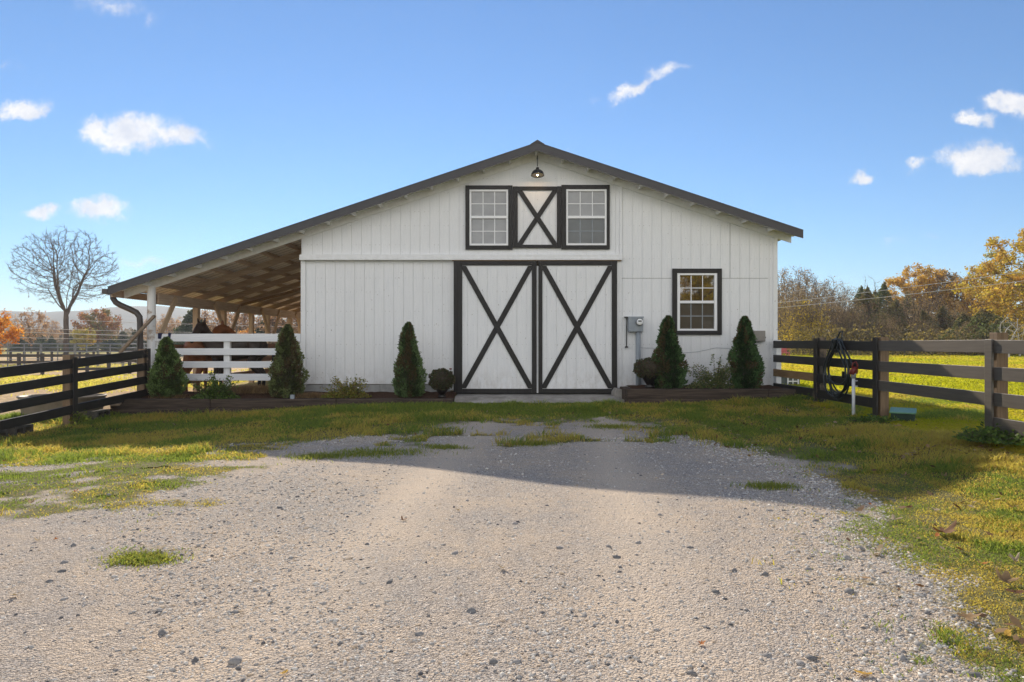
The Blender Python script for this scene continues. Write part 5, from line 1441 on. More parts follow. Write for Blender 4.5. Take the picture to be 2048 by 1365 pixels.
def horse(label, loc, rz, scale, mat_, hairmat, neck, face):
    t_ = thing('horse', label, 'horse', loc, 'horses standing in the lean-to')
    N = []; E = []

    def chain(start, pts):
        p = start
        for q in pts:
            N.append(q); E.append((p, len(N) - 1)); p = len(N) - 1
        return p
    N.append((-.05, 0, 1.20, .31, .34))                       # barrel, the root
    croup = chain(0, [(-.38, 0, 1.27, .28, .30)]); rump = chain(croup, [(-.66, 0, 1.24, .24, .26), (-.80, 0, 1.16, .16, .18)])
    chest = chain(0, [(.30, 0, 1.19, .29, .33)]); sh = chain(chest, [(.56, 0, 1.20, .23, .28)])
    nk = chain(sh, neck); muz = chain(nk, face)
    px, py, pz = N[nk][:3]; fx, fy_ = face[0][0] - px, face[0][1] - py
    l = math.hypot(fx, fy_) or 1; sx, sy = -fy_ / l, fx / l
    for s in (-1, 1):
        chain(nk, [(px + s * sx * .075, py + s * sy * .075, pz + .09, .036, .036), (px + s * sx * .10, py + s * sy * .10, pz + .155, .034, .024), (px + s * sx * .105, py + s * sy * .105, pz + .225, .008, .008)])
        chain(sh, [(.50, s * .15, .98, .13, .13), (.48, s * .16, .80, .085, .09), (.52, s * .16, .48, .055, .06), (.51, s * .16, .16, .037, .04), (.55, s * .16, .06, .05, .05), (.57, s * .16, .0, .058, .058)])
        chain(croup, [(-.50, s * .15, 1.02, .17, .20), (-.42, s * .17, .82, .12, .14), (-.68, s * .16, .54, .06, .07), (-.65, s * .16, .17, .042, .045), (-.61, s * .16, .06, .05, .05), (-.58, s * .16, .0, .058, .058)])
    me = bpy.data.meshes.new('body'); me.from_pydata([n[:3] for n in N], E, [])
    o = bpy.data.objects.new('body', me); COL.objects.link(o)
    o.modifiers.new('skin', 'SKIN'); o.modifiers['skin'].use_smooth_shade = True
    sub = o.modifiers.new('sub', 'SUBSURF'); sub.levels = 2; sub.render_levels = 2
    for i, n in enumerate(N):
        me.skin_vertices[0].data[i].radius = (n[3], n[4])
    me.skin_vertices[0].data[0].use_root = True
    dg = bpy.context.evaluated_depsgraph_get(); dg.update()
    fin = bpy.data.meshes.new_from_object(o.evaluated_get(dg)); o.modifiers.clear(); o.data = fin
    fin.materials.clear(); fin.materials.append(mat_); fin.polygons.foreach_set('use_smooth', [True] * len(fin.polygons))
    o.parent = t_
    # mane and tail of many strands
    mb = MB(); base = [Vector(N[sh][:3]) + Vector((-.05, 0, .22))] + [Vector(q[:3]) + Vector((-.06, 0, q[3] * .9)) for q in neck]
    for k in range(70):
        s = random.random() * (len(base) - 1); i = min(int(s), len(base) - 2); p = base[i].lerp(base[i + 1], s - i)
        sd_ = random.choice((-1, 1)); mb.tube([p, p + Vector((-.02, .05 * sd_, .015)), p + Vector((-.03, .10 * sd_, -.10 - .06 * random.random()))], [.010, .010, .003], 4)
    hm = mb; o2 = MB(); o2.v, o2.f = hm.v, hm.f
    x = o2.build('mane', hairmat); x.parent = t_
    mb = MB()
    for k in range(40):
        a = random.uniform(-.06, .06); mb.tube([(-.86, a * .4, 1.22), (-.98, a, 1.08), (-1.0 + random.uniform(-.05, .05), a * 1.4, .75), (-.97 + random.uniform(-.06, .06), a * 1.6, .42 + random.random() * .15)], [.014, .014, .012, .004], 4)
    x = mb.build('tail', hairmat); x.parent = t_
    # eyes
    f0, f1 = Vector(face[0][:3]), Vector(N[nk][:3])
    for s in (-1, 1):
        c = f1.lerp(f0, .75) + Vector((sx, sy, 0)) * s * face[0][3] * .92 + Vector((0, 0, .02))
        mb = MB(); mb.lathe([(.004, -.022), (.018, -.014), (.023, 0), (.018, .014), (.004, .022)], c, 10); x = mb.build('eye', M['black_metal']); x.parent = t_
    t_.rotation_euler = (0, 0, rz); t_.scale = (scale,) * 3
    return t_


M['coat_dark'] = coat('dark_bay_coat', (0.018, 0.011, 0.008), (0.042, 0.024, 0.016), (0.010, 0.008, 0.007), .35)
M['coat_red'] = coat('chestnut_coat', (0.16, 0.055, 0.020), (0.26, 0.095, 0.036), (0.12, 0.045, 0.02), .35)
M['hair_dark'] = mat_noise('black_horse_hair', (0.008, 0.007, 0.006), (0.02, 0.016, 0.014), (20, 20, 20), 1.0, 0.6, 0.3, 0)
M['hair_red'] = mat_noise('chestnut_horse_hair', (0.13, 0.045, 0.018), (0.22, 0.085, 0.03), (20, 20, 20), 1.0, 0.6, 0.3, 0)
horse('dark bay horse looking over the white rails with pricked ears', (-6.18, 15.35, .06), R(180), .83, M['coat_dark'], M['hair_dark'],
      [(.70, .05, 1.42, .17, .22), (.82, .14, 1.66, .125, .16), (.86, .24, 1.83, .10, .12)], [(.88, .38, 1.76, .10, .11), (.90, .54, 1.60, .08, .085), (.91, .66, 1.45, .062, .066), (.91, .71, 1.38, .05, .05)])
horse('chestnut horse behind the dark bay with its head turned right', (-7.13, 15.75, .04), R(90), .83, M['coat_red'], M['hair_red'],
      [(.72, .02, 1.45, .18, .23), (.92, 0, 1.70, .14, .18), (1.04, -.10, 1.84, .105, .125)], [(1.12, -.24, 1.78, .10, .11), (1.18, -.40, 1.63, .08, .085), (1.22, -.52, 1.48, .062, .066), (1.23, -.57, 1.41, .05, .05)])


# ------------------------------------------------------------------ trees
def skeleton(seed, h, trunk_h, crown_c, crown_r, n_attr, step, di, dk, lean=0.0, shell=0.35, forks=0, zmin=None, fan=0):
    r = np.random.default_rng(seed); rnd = random.Random(seed)
    A = r.normal(0, 1, (n_attr, 3)); A /= np.linalg.norm(A, axis=1)[:, None]; A *= (r.random((n_attr, 1)) ** shell)
    A = A * np.array(crown_r) + np.array(crown_c)
    if zmin is not None: A = A[A[:, 2] > zmin]
    if fan: A = A[A[:, 2] > zmin + fan * np.hypot(A[:, 0], A[:, 1])]
    A = [Vector(a) for a in A]
    P = [Vector((0, 0, 0))]; par = [-1]
    while P[-1].z < trunk_h:
        P.append(P[-1] + Vector((lean * .1 + rnd.gauss(0, .03), rnd.gauss(0, .03), 1)).normalized() * step); par.append(len(P) - 2)
    for f in range(forks):                     # main limbs leaving the trunk
        a = 2 * math.pi * (f + rnd.random() * .5) / forks; prev = len(P) - 1 if f % 2 == 0 else max(1, int((len(P) if f == 0 else base_n) - 1 - rnd.randint(0, 2)))
        if f == 0: base_n = len(P); 
        prev = base_n - 1 - rnd.randint(0, 2) if f else base_n - 1
        L = rnd.uniform(.22, .38) * h; d = Vector((math.cos(a) * rnd.uniform(.35, .75), math.sin(a) * rnd.uniform(.35, .75), 1)).normalized()
        for k in range(int(L / step)):
            d = (d + Vector((rnd.gauss(0, .06), rnd.gauss(0, .06), .03))).normalized(); P.append(P[prev] + d * step); par.append(prev); prev = len(P) - 1
    alive = A
    for it in range(90):
        kd = kdtree.KDTree(len(P))
        for i, p in enumerate(P): kd.insert(p, i)
        kd.balance(); pull = {}; keep = []
        for a in alive:
            co, i, dist = kd.find(a)
            if dist < dk: continue
            keep.append(a)
            if dist < di or it < 3: pull.setdefault(i, Vector((0, 0, 0))); pull[i] += (a - co) / (dist + 1e-9)
        alive = keep
        if not pull or not alive: break
        n0 = len(P)
        for i, v in pull.items():
            if v.length < 1e-4: continue
            prevd = (P[i] - P[par[i]]).normalized() if par[i] >= 0 else Vector((0, 0, 1))
            d = (v.normalized() + prevd * .45 + Vector((rnd.gauss(0, .16), rnd.gauss(0, .16), rnd.gauss(0, .16) + .05))).normalized()
            P.append(P[i] + d * step); par.append(i)
        if len(P) > 9000 or len(P) == n0: break
    return P, par


def limbs(P, par, r_tip, r_base, expo=2.3):
    n = len(P); rad = [0.0] * n; kids = [[] for _ in range(n)]
    for i in range(1, n): kids[par[i]].append(i)
    for i in range(n - 1, -1, -1):
        rad[i] = (sum(rad[k] ** expo for k in kids[i])) ** (1 / expo) if kids[i] else r_tip
    s = r_base / rad[0]
    if s > 1:
        for i in range(n):
            t = min(1, rad[i] / rad[0]); rad[i] = rad[i] * (1 + (s - 1) * t ** .6)
    else:
        for i in range(n): rad[i] = max(r_tip * .8, rad[i] * s)
    chains = []
    stack = [(0, [0])]
    todo = [(-1, 0)]
    while todo:
        p0, i = todo.pop(); ch = ([p0] if p0 >= 0 else []) + [i]
        while kids[i]:
            ks = sorted(kids[i], key=lambda k: -rad[k])
            for k in ks[1:]: todo.append((i, k))
            i = ks[0]; ch.append(i)
        chains.append(ch)
    return rad, kids, chains


def make_tree(name, label, cat, seed, h, trunk_h, crown_c, crown_r, n_attr, step, di, dk, r_base, leaf=None, bark='bark', r_tip=.010, thick=.03, forks=4, shell=.35, twig='twig', extra=0, group=None, zmin=None, fan=0):
    P, par = skeleton(seed, h, trunk_h, crown_c, crown_r, n_attr, step, di, dk, forks=forks, shell=shell, zmin=zmin, fan=fan)
    rad, kids, chains = limbs(P, par, r_tip, r_base)
    r = np.random.default_rng(seed + 99)
    t_ = thing(name, label, cat, (0, 0, 0), group)
    tm, cm = MB(), MB()
    for ch in chains:
        if len(ch) < 2: continue
        rs = [rad[i] for i in ch]
        if len(ch) > 1 and par[ch[1]] == ch[0] and ch[0] != 0: rs[0] = rs[1]
        big = max(rs[1:]) > thick
        (tm if big else cm).tube([P[i] for i in ch], rs, 7 if max(rs) > .08 else (5 if big else 3), caps=False)
    tips = [i for i in range(len(P)) if not kids[i]]
    # fine twigs at the tips of bare crowns
    if extra:
        rnd = random.Random(seed)
        for i in [k for k in range(len(P)) if rad[k] < r_tip * 2.6]:
            for k in range(extra):
                d0 = (P[i] - P[par[i]]).normalized(); d = (d0 + Vector((rnd.gauss(0, .5), rnd.gauss(0, .5), rnd.gauss(0, .4) + .1))).normalized(); L = step * rnd.uniform(.7, 1.7)
                cm.tube([P[i], P[i] + d * L * .5, P[i] + (d + Vector((0, 0, .15))) * L], [r_tip * .8, r_tip * .65, r_tip * .4], 3, caps=False)
    tm.build('trunk', M[bark], t_, smooth=True)
    if leaf is None:
        cm.build('crown', M[twig], t_)
    else:
        if cm.f:
            cm.build('crown', M[twig], t_)
        cnt, size, cols, spread, cover = leaf
        pts = np.array([tuple(P[i]) for i in range(len(P)) if rad[i] < thick * 1.3 and P[i].z > trunk_h * .8])
        # whole sprays carry leaves or are bare: uneven outline and gaps
        sel = r.random(len(pts)) < cover; pts = pts[sel]
        c = pts[r.integers(0, len(pts), cnt)] + r.normal(0, spread, (cnt, 3))
        quads('foliage', c, size, cols, r, t_)
    return t_


def quads(name, P, size, cols, r, parent, m='leaf', flat=0.0, shade=None):
    n = len(P); o_ = r.normal(0, 1, (n, 3)); o_ /= np.linalg.norm(o_, axis=1)[:, None]
    s_ = np.cross(o_, r.normal(0, 1, (n, 3))); s_ /= np.linalg.norm(s_, axis=1)[:, None]
    L = size * (.5 + r.random((n, 1))); V = np.empty((n, 4, 3))
    V[:, 0] = P - o_ * L * .5; V[:, 1] = P + s_ * L * .32; V[:, 2] = P + o_ * L * .5; V[:, 3] = P - s_ * L * .32
    cl = np.array(cols); w_ = vnoise(P[:, 0] * .6 + 40, P[:, 2] * .6 + P[:, 1] * .3 + 40)
    idx = np.clip((w_ * len(cl) * 1.3 - .15 * len(cl) + r.normal(0, .6, n)).astype(int), 0, len(cl) - 1)
    C = cl[idx] * (.7 + .6 * r.random((n, 1))); i = np.arange(n) * 4
    return np_mesh(name, V.reshape(-1, 3), [np.stack([i, i + 1, i + 2, i + 3], 1)], M[m], parent=parent, cols=np.repeat(C, 4, 0))


def make_cedar(name, label, seed, h, rad, n, size, cols, group=None, cat='tree', ragged=.5, low=.06):
    r = np.random.default_rng(seed); t_ = thing(name, label, cat, (0, 0, 0), group)
    mb = MB(); mb.tube([(0, 0, -.1), (0, .03, h * .5), (0, 0, h * .97)], [h * .022, h * .015, .01], 6)
    t = low + (1 - low) * r.random(n) ** 1.15; a = r.random(n) * 2 * np.pi
    # sprays gather on tiers of boughs
    tier = vnoise(a * 1.6 + seed, t * 11 + seed); lob = vnoise(a * 1.1 + 3 * seed, t * 3)
    keep = r.random(n) < np.clip(tier * 2.2 - .35, .05, 1); t, a, lob, tier = t[keep], a[keep], lob[keep], tier[keep]; n = len(t)
    prof = np.interp(t, [0, .08, .3, .55, .8, 1], [.55, .85, 1, .78, .42, .03]) * (1 + ragged * (lob - .5) * 1.4 + .3 * (tier - .5))
    q = 1 - .75 * r.random(n) ** 1.6
    P = np.stack([rad * prof * q * np.cos(a), rad * prof * q * np.sin(a), t * h + r.normal(0, .02 * h, n)], 1)
    for k in range(26):
        zz = h * (low + .9 * k / 26); aa = k * 2.4; rr = rad * np.interp(zz / h, [0, .3, .6, 1], [.7, .9, .65, .05])
        mb.tube([(0, 0, zz), (rr * .5 * math.cos(aa), rr * .5 * math.sin(aa), zz + .06 * h), (rr * .95 * math.cos(aa), rr * .95 * math.sin(aa), zz + .08 * h)], [.03, .02, .006], 4, caps=False)
    mb.build('trunk', M['bark'], t_, smooth=True)
    quads('crown', P, size, cols, r, t_, 'far_needle')
    return t_


def plant(src, x, y, s=1.0, rz=0.0, label=None, group=None, z=None, sz=None):
    """a copy of a thing and its parts"""
    r_ = src.copy(); COL.objects.link(r_)
    for ch in src.children:
        c = ch.copy(); COL.objects.link(c); c.parent = r_
    r_.location = (x, y, (g1(x, y) if z is None else z) - .05); r_.scale = (s, s, sz or s); r_.rotation_euler = (0, 0, rz)
    if label: r_['label'] = label
    if group: r_['group'] = group
    return r_


def move(o, x, y, s=1.0, rz=0.0, z=None):
    o.location = (x, y, (g1(x, y) if z is None else z) - .05); o.scale = (s, s, s); o.rotation_euler = (0, 0, rz); return o


X = lambda px, Y: (px - CX) * Y / F
H = lambda py, x, Y: CZ + (CY - py) * Y / F - g1(x, Y)

# the lone bare tree on the left
T = make_tree('bare_tree', 'tall leafless tree standing alone with a round spreading crown', 'tree', 4, 11.3, 4.1, (0, 0, 7.9), (4.25, 3.8, 3.75), 2600, .22, 2.0, .33, .21, None, 'bark', .0105, .035, 9, .60, 'twig', 3, zmin=4.4, fan=.36)
move(T, X(132, 60), 60, 1.02, 0.4)

ORANGE = [(0.46, 0.28, 0.05), (0.52, 0.34, 0.06), (0.42, 0.23, 0.045), (0.36, 0.25, 0.06)]
GOLD = [(0.42, 0.27, 0.03), (0.36, 0.20, 0.03), (0.46, 0.32, 0.05), (0.28, 0.17, 0.04), (0.30, 0.23, 0.04)]
OAKC = [(0.40, 0.24, 0.05), (0.46, 0.32, 0.05), (0.50, 0.39, 0.05), (0.36, 0.22, 0.05), (0.34, 0.31, 0.06)]
RUST = [(0.28, 0.12, 0.06), (0.33, 0.17, 0.07), (0.22, 0.11, 0.05), (0.20, 0.17, 0.06)]
BROWN = [(0.23, 0.155, 0.085), (0.28, 0.20, 0.11), (0.18, 0.125, 0.07)]
PINKB = [(0.34, 0.20, 0.12), (0.40, 0.26, 0.16), (0.26, 0.15, 0.09)]
YELG = [(0.34, 0.27, 0.05), (0.28, 0.26, 0.06), (0.38, 0.24, 0.05)]
YELLOW = [(0.46, 0.33, 0.03), (0.40, 0.28, 0.03), (0.34, 0.26, 0.05)]
CEDC = [(0.10, 0.125, 0.045), (0.14, 0.15, 0.055), (0.18, 0.16, 0.07), (0.085, 0.105, 0.04)]
CEDB = [(0.19, 0.165, 0.065), (0.23, 0.175, 0.085), (0.14, 0.145, 0.055), (0.26, 0.18, 0.095)]

# --- right hand tree line
oak = make_tree('oak_tree', 'huge golden oak at the right edge of the photo', 'tree', 8, 11, 2.6, (0, 0, 6.2), (8.0, 6.0, 4.6), 800, .42, 4, .8, .42, (36000, .175, OAKC, .19, .64), 'bark', .014, .05, 7, .5)
move(oak, X(2085, 52), 52, .93, .8)
o2 = make_tree('oak_tree', 'rounded orange oak rising behind the cedars', 'tree', 9, 10, 3.5, (0, 0, 6.9), (4.6, 4.0, 3.4), 420, .42, 4, .85, .28, (17000, .21, ORANGE, .22, .80), 'bark', .014, .05, 5, .45, group='autumn oaks behind the cedars')
move(o2, X(1838, 76), 76, .93, .3)
o3 = make_tree('oak_tree', 'browner half bare oak right of the rounded orange oak', 'tree', 10, 9.5, 3.5, (0, 0, 6.7), (3.8, 3.6, 3.0), 380, .40, 4, .8, .25, (8000, .20, BROWN + ORANGE[:2], .20, .6), 'bark', .014, .05, 5, .45, group='autumn oaks behind the cedars')
move(o3, X(1892, 74), 74, .92, 1.3)
plant(o2, X(1965, 70), 70, .78, 2.6, 'golden brown oak half hidden behind the huge oak', 'autumn oaks behind the cedars')

bare_a = make_tree('bare_tree', 'bare brown tree tallest beside the barn wall', 'tree', 21, 9, 2.2, (0, 0, 5.4), (3.4, 3.2, 3.9), 900, .28, 3, .50, .16, (3800, .15, BROWN, .25, .45), 'bark', .014, .035, 6, .6, 'twig', 2, 'bare trees at the right field edge')
bare_b = make_tree('bare_tree', 'bare grey brown tree with a forked trunk behind the hose post', 'tree', 22, 9, 2.6, (0, 0, 5.3), (3.2, 3.0, 3.8), 900, .28, 3, .50, .17, (1800, .14, BROWN, .25, .35), 'bark', .014, .035, 5, .6, 'twig', 2, 'bare trees at the right field edge')
bare_c = make_tree('bare_tree', 'thin bare tree poking above the cedars', 'tree', 23, 9.5, 4.5, (0, 0, 7.2), (1.7, 1.7, 2.6), 220, .32, 3, .6, .10, None, 'bark', .009, .035, 3, .5, 'twig', 1, 'bare trees at the right field edge')
def fit(o, px, ytop, Y, h0, rz, label=None, group=None, first=False):
    x = X(px, Y); s = H(ytop, x, Y) / h0
    return move(o, x, Y, s, rz) if first else plant(o, x, Y, s, rz, label, group)
BG = 'bare trees at the right field edge'
fit(bare_a, 1578, 534, 66, 9.2, .2, first=True)
fit(bare_b, 1672, 556, 62, 9.0, 1.0, first=True)
fit(bare_c, 1742, 545, 70, 9.7, 0, first=True)
fit(bare_a, 1606, 536, 72, 9.2, 2.2, 'bare brown tree second out from the barn wall', BG)
fit(bare_b, 1640, 548, 74, 9.0, 2.9, 'bare grey tree behind the forked one on its barn side', BG)
fit(bare_a, 1556, 545, 78, 9.2, 4.0, 'bare tree partly cut off by the barn wall', BG)
fit(bare_b, 1700, 570, 78, 9.0, 4.4, 'lower bare tree where the bare trees meet the cedars', BG)
fit(bare_a, 1825, 578, 60, 9.2, 5.0, 'brown leafless thicket tree in front of the orange oak', BG)
fit(bare_b, 1868, 585, 62, 9.0, .5, 'brown leafless thicket tree in front of the half bare oak', BG)
fit(bare_b, 1795, 592, 64, 9.0, 3.5, 'low bare thicket tree between cedars and orange oak', BG)
fit(bare_a, 1910, 600, 62, 9.2, 1.8, 'low bare thicket tree left of the huge oak', BG)
for i, (p, px, yt, Y, h0, lab) in enumerate(((bare_b, 1565, 590, 54, 9.0, 'lower bare tree mixed with yellow saplings at the wall'), (bare_a, 1595, 575, 58, 9.2, 'brown leaved bare tree rising from the yellow saplings'), (bare_b, 1622, 580, 57, 9.0, 'bare tree above the second fence post'),
                                             (bare_a, 1650, 572, 60, 9.2, 'bare brown tree above the hanging hose'), (bare_a, 1690, 592, 57, 9.2, 'bare brown tree between hose and third post'), (bare_b, 1720, 610, 55, 9.0, 'thin grey bare tree left of the third post'), (bare_a, 1775, 625, 54, 9.2, 'low brown bare tree in front of the pointed cedar'), (bare_b, 1850, 632, 52, 9.0, 'low grey bare tree under the orange oak'), (bare_a, 1935, 640, 50, 9.2, 'low brown bare tree before the broad cedar'))):
    fit(p, px, yt, Y, h0, 2.1 * i + .7, lab, BG)
syc = make_tree('sycamore_tree', 'pale barked leaning sycamore beneath the huge oak', 'tree', 31, 5.0, 1.2, (.3, 0, 3.2), (1.9, 1.6, 1.8), 110, .30, 3, .6, .13, None, 'pale_bark', .012, .02, 3, .5, 'pale_bark', 0, 'pale trunks beneath the oak')
fit(syc, 2018, 618, 44, 5.0, .5, first=True)
fit(syc, 2040, 626, 47, 5.0, 2.4, 'second pale sycamore nearer the photo edge', 'pale trunks beneath the oak')

sap = make_tree('yellow_sapling', 'yellow leaved sapling nearest the barn wall', 'tree', 41, 4.2, .9, (0, 0, 2.6), (1.4, 1.4, 1.7), 170, .26, 2, .45, .05, (620, .13, YELLOW, .22, .45), 'bark', .009, .02, 4, .5, 'twig', 0, 'yellow saplings before the bare trees')
SG = 'yellow saplings before the bare trees'
fit(sap, 1566, 606, 55, 4.3, 0, first=True)
for i, (px, yt, Y, lab) in enumerate(((1588, 596, 58, 'tall yellow sapling second from the barn wall'), (1612, 596, 56, 'yellow sapling third out from the barn wall'), (1632, 612, 57, 'yellow sapling just left of the second fence post'), (1650, 630, 54, 'short yellow sapling beside the forked bare trunk'),
                                      (1575, 640, 50, 'low yellow bush tree close to the barn wall'), (1605, 645, 51, 'low yellow bush tree above the first fence section'), (1698, 655, 60, 'thin yellow sapling under the cedars'), (1900, 668, 52, 'small yellow sapling under the dark cedars on the right'), (2046, 650, 46, 'yellow sapling at the far right under the oak'))):
    fit(sap, px, yt, Y, 4.3, i * 1.3, lab, SG)

ced_a = make_cedar('cedar_tree', 'dark green cedar with a pointed top left of the orange oak', 51, 8, 2.0, 8000, .22, CEDC + CEDB[:2], 'cedars in the right tree line')
ced_b = make_cedar('cedar_tree', 'brownish cedar behind the third fence post', 52, 7, 2.4, 9000, .24, CEDB, 'cedars in the right tree line', ragged=1.3, low=.16)
ced_c = make_cedar('cedar_tree', 'broad dark cedar below the huge oak', 53, 5, 3.0, 9000, .22, CEDC + CEDB[:2], 'cedars in the right tree line', ragged=1.2, low=.10)
CG = 'cedars in the right tree line'
fit(ced_a, 1768, 566, 68, 8.1, 0, first=True); fit(ced_b, 1735, 575, 62, 7.2, 0, first=True); fit(ced_c, 1965, 618, 50, 5.1, 0, first=True)
for i, (p, px, yt, Y, h0, lab) in enumerate(((ced_a, 1722, 574, 76, 8.1, 'dark cedar leftmost beside the bare trees'), (ced_a, 1750, 582, 74, 8.1, 'dark cedar just left of the pointed one'), (ced_b, 1792, 598, 60, 7.2, 'brown cedar under the left side of the orange oak'), (ced_a, 1815, 585, 66, 8.1, 'dark cedar under the middle of the orange oak'),
                                             (ced_b, 1845, 620, 58, 7.2, 'low brown cedar under the right of the orange oak'), (ced_b, 1885, 612, 60, 7.2, 'brown cedar under the half bare oak'), (ced_c, 1925, 625, 53, 5.1, 'dark low cedar left of the broad one'), (ced_c, 2000, 640, 52, 5.1, 'dark low cedar between the broad one and pale trunks'), (ced_b, 1705, 620, 58, 7.2, 'small brown cedar left of the thin bare tree'), (ced_b, 1765, 625, 57, 7.2, 'small brown cedar behind the third rail section'), (ced_c, 2075, 640, 55, 5.1, 'dark cedar cut by the right edge under the oak'))):
    fit(p, px, yt, Y, h0, 1.1 * i + .4, lab, CG)

# the trees behind the viewer that the ground floor window mirrors
for (xx, yy, s_, lab) in ((13, -21, .8, 'golden oak behind the viewer mirrored in the ground floor window'), (20, -25, .9, 'second golden oak behind the viewer'), (7.5, -27, .75, 'third golden oak behind the viewer')):
    plant(oak, xx, yy, s_, xx, lab, 'oaks mirrored in the window')
# undergrowth and the woods far behind, one mass each
r = np.random.default_rng(61)
n = 30000; y = r.uniform(49, 64, n); px = r.uniform(1420, 2160, n); x = X(px, y)
hh = 2.2 * (0.3 + fbm(x * .35, y * .2, 3)); z = gz(x, y) + hh * r.random(n) ** 1.4
o = quads('undergrowth', np.stack([x, y, z], 1), .17, [(0.16, 0.12, 0.05), (0.22, 0.17, 0.06), (0.10, 0.085, 0.04), (0.26, 0.20, 0.05)], r, None); tag(o, 'brown and yellow brush along the foot of the right tree line', 'undergrowth', kind='stuff')
n = 36000; y = r.uniform(88, 104, n); px = r.uniform(1200, 2300, n); x = X(px, y)
hh = 3.6 + 3.5 * fbm(x * .12, y * .1, 3); z = gz(x, y) + hh * r.random(n)
o = quads('woods', np.stack([x, y, z], 1), .42, [(0.13, 0.10, 0.07), (0.17, 0.13, 0.09), (0.09, 0.085, 0.055), (0.20, 0.14, 0.08)], r, None); tag(o, 'grey brown woods seen through the gaps of the right tree line', 'woods', kind='stuff')

# --- left background
maple = make_tree('maple_tree', 'bright orange maple cut by the left edge', 'tree', 71, 5.2, 1.0, (0, 0, 3.0), (2.3, 2.2, 2.2), 260, .28, 3, .5, .12, (6000, .17, [(0.50, 0.20, 0.03), (0.56, 0.27, 0.04), (0.44, 0.15, 0.02)], .16, .9), 'bark', .010, .03, 5, .5)
fit(maple, -26, 596, 42, 5.2, .4, first=True)
pink = make_tree('autumn_tree', 'thin pinkish brown tree right of the orange maple', 'tree', 72, 8.5, 2.2, (0, 0, 5.3), (3.2, 3.0, 3.2), 320, .34, 3, .65, .15, (2200, .26, PINKB, .24, .55), 'bark', .012, .03, 5, .5, 'twig', 1, 'thin autumn trees on the left')
PG = 'thin autumn trees on the left'
fit(pink, 62, 612, 96, 8.6, 0, first=True)
red = make_tree('autumn_tree', 'red topped tree just right of the lone bare trunk', 'tree', 73, 7.5, 1.6, (0, 0, 4.6), (4.0, 3.6, 3.0), 320, .36, 3, .7, .17, (7000, .30, RUST + [(0.12, 0.12, 0.04)], .26, .9), 'bark', .012, .03, 6, .5)
fit(red, 196, 616, 112, 7.6, .2, first=True)
yg = make_tree('autumn_tree', 'yellow green small tree against the lone bare trunk', 'tree', 74, 5, 1.0, (0, 0, 3.0), (2.4, 2.2, 2.1), 220, .30, 3, .6, .1, (4000, .24, YELG, .2, .9), 'bark', .012, .03, 5, .5)
fit(yg, 166, 652, 98, 5.1, .2, first=True)
lc = make_cedar('cedar_tree', 'dark round evergreen tallest of the clump left of the bare trunk', 81, 5, 2.4, 8000, .30, [(0.05, 0.075, 0.040), (0.07, 0.09, 0.05), (0.09, 0.10, 0.055)], 'evergreens across the left paddock', ragged=.7)
LG = 'evergreens across the left paddock'
fit(lc, 62, 664, 120, 5.1, 0, first=True)
for i, (px, yt, Y, lab) in enumerate(((40, 676, 118, 'dark evergreen leftmost of the clump by the maple'), (82, 668, 122, 'dark evergreen in the middle of the clump'), (104, 672, 121, 'dark evergreen right side of the clump'), (222, 664, 116, 'dull evergreen right of the red topped tree'), (246, 662, 120, 'dull evergreen beneath the slanting plank'), (270, 660, 122, 'evergreen seen just left of the downspout'),
                                     (318, 658, 122, 'evergreen seen right of the white lean-to post'), (342, 656, 124, 'evergreen seen in the first lean-to opening'), (366, 658, 122, 'evergreen left of the dark horse ears'), (388, 618, 84, 'tall evergreen left of the first brown post'), (552, 622, 82, 'grey green evergreen behind the lean-to far posts'), (420, 650, 120, 'evergreen behind the horses'), (30, 684, 116, 'low evergreen under the orange maple'), (180, 672, 118, 'low evergreen under the red topped tree'), (142, 672, 120, 'low evergreen behind the lone bare trunk'), (480, 652, 118, 'evergreen behind the brace posts'), (510, 655, 121, 'low evergreen behind the third brown post'))):
    fit(lc, px, yt, Y, 5.1, i * .9, lab, LG)
for i, (px, yt, Y, lab) in enumerate(((330, 626, 118, 'pale twiggy tree right of the white post top'), (360, 632, 124, 'pale twiggy tree before the hill'), (305, 630, 128, 'pale twiggy tree behind the white post'), (430, 592, 84, 'brown twiggy tree behind the first knee braces'), (475, 590, 80, 'brown twiggy tree behind the bay horse'), (520, 596, 84, 'brown twiggy tree between the third and fourth brown posts'), (562, 598, 80, 'brown twiggy tree behind the far brown posts'), (598, 600, 82, 'brown twiggy tree beside the white siding'), (100, 634, 150, 'hazy twiggy tree behind the evergreen clump'), (20, 628, 140, 'hazy twiggy tree behind the orange maple'))):
    fit(pink, px, yt, Y, 8.6, i * 1.7 + .4, lab, PG)
og = make_tree('autumn_tree', 'small orange tree seen through the lean-to beside the thin pole', 'tree', 75, 3.6, .7, (0, 0, 2.1), (1.6, 1.5, 1.5), 150, .25, 3, .5, .08, (2000, .2, [(0.46, 0.24, 0.07), (0.40, 0.18, 0.05)], .18, .85), 'bark', .012, .03, 5, .5)
fit(og, 488, 652, 70, 3.7, .2, first=True)
n = 30000; y = r.uniform(170, 200, n); px = r.uniform(-260, 900, n); x = X(px, y)
hh = 3.0 + 5.0 * fbm(x * .05, y * .05, 3); z = gz(x, y) + hh * r.random(n)
o = quads('woods', np.stack([x, y, z], 1), .75, [(0.15, 0.11, 0.085), (0.19, 0.14, 0.10), (0.11, 0.095, 0.07), (0.22, 0.15, 0.09)], r, None); tag(o, 'hazy grey brown woods beyond the left paddock', 'woods', kind='stuff')
n = 9000; y = r.uniform(74, 78, n); px = r.uniform(410, 640, n); x = X(px, y)
z = gz(x, y) + 2.2 * r.random(n) ** 1.2
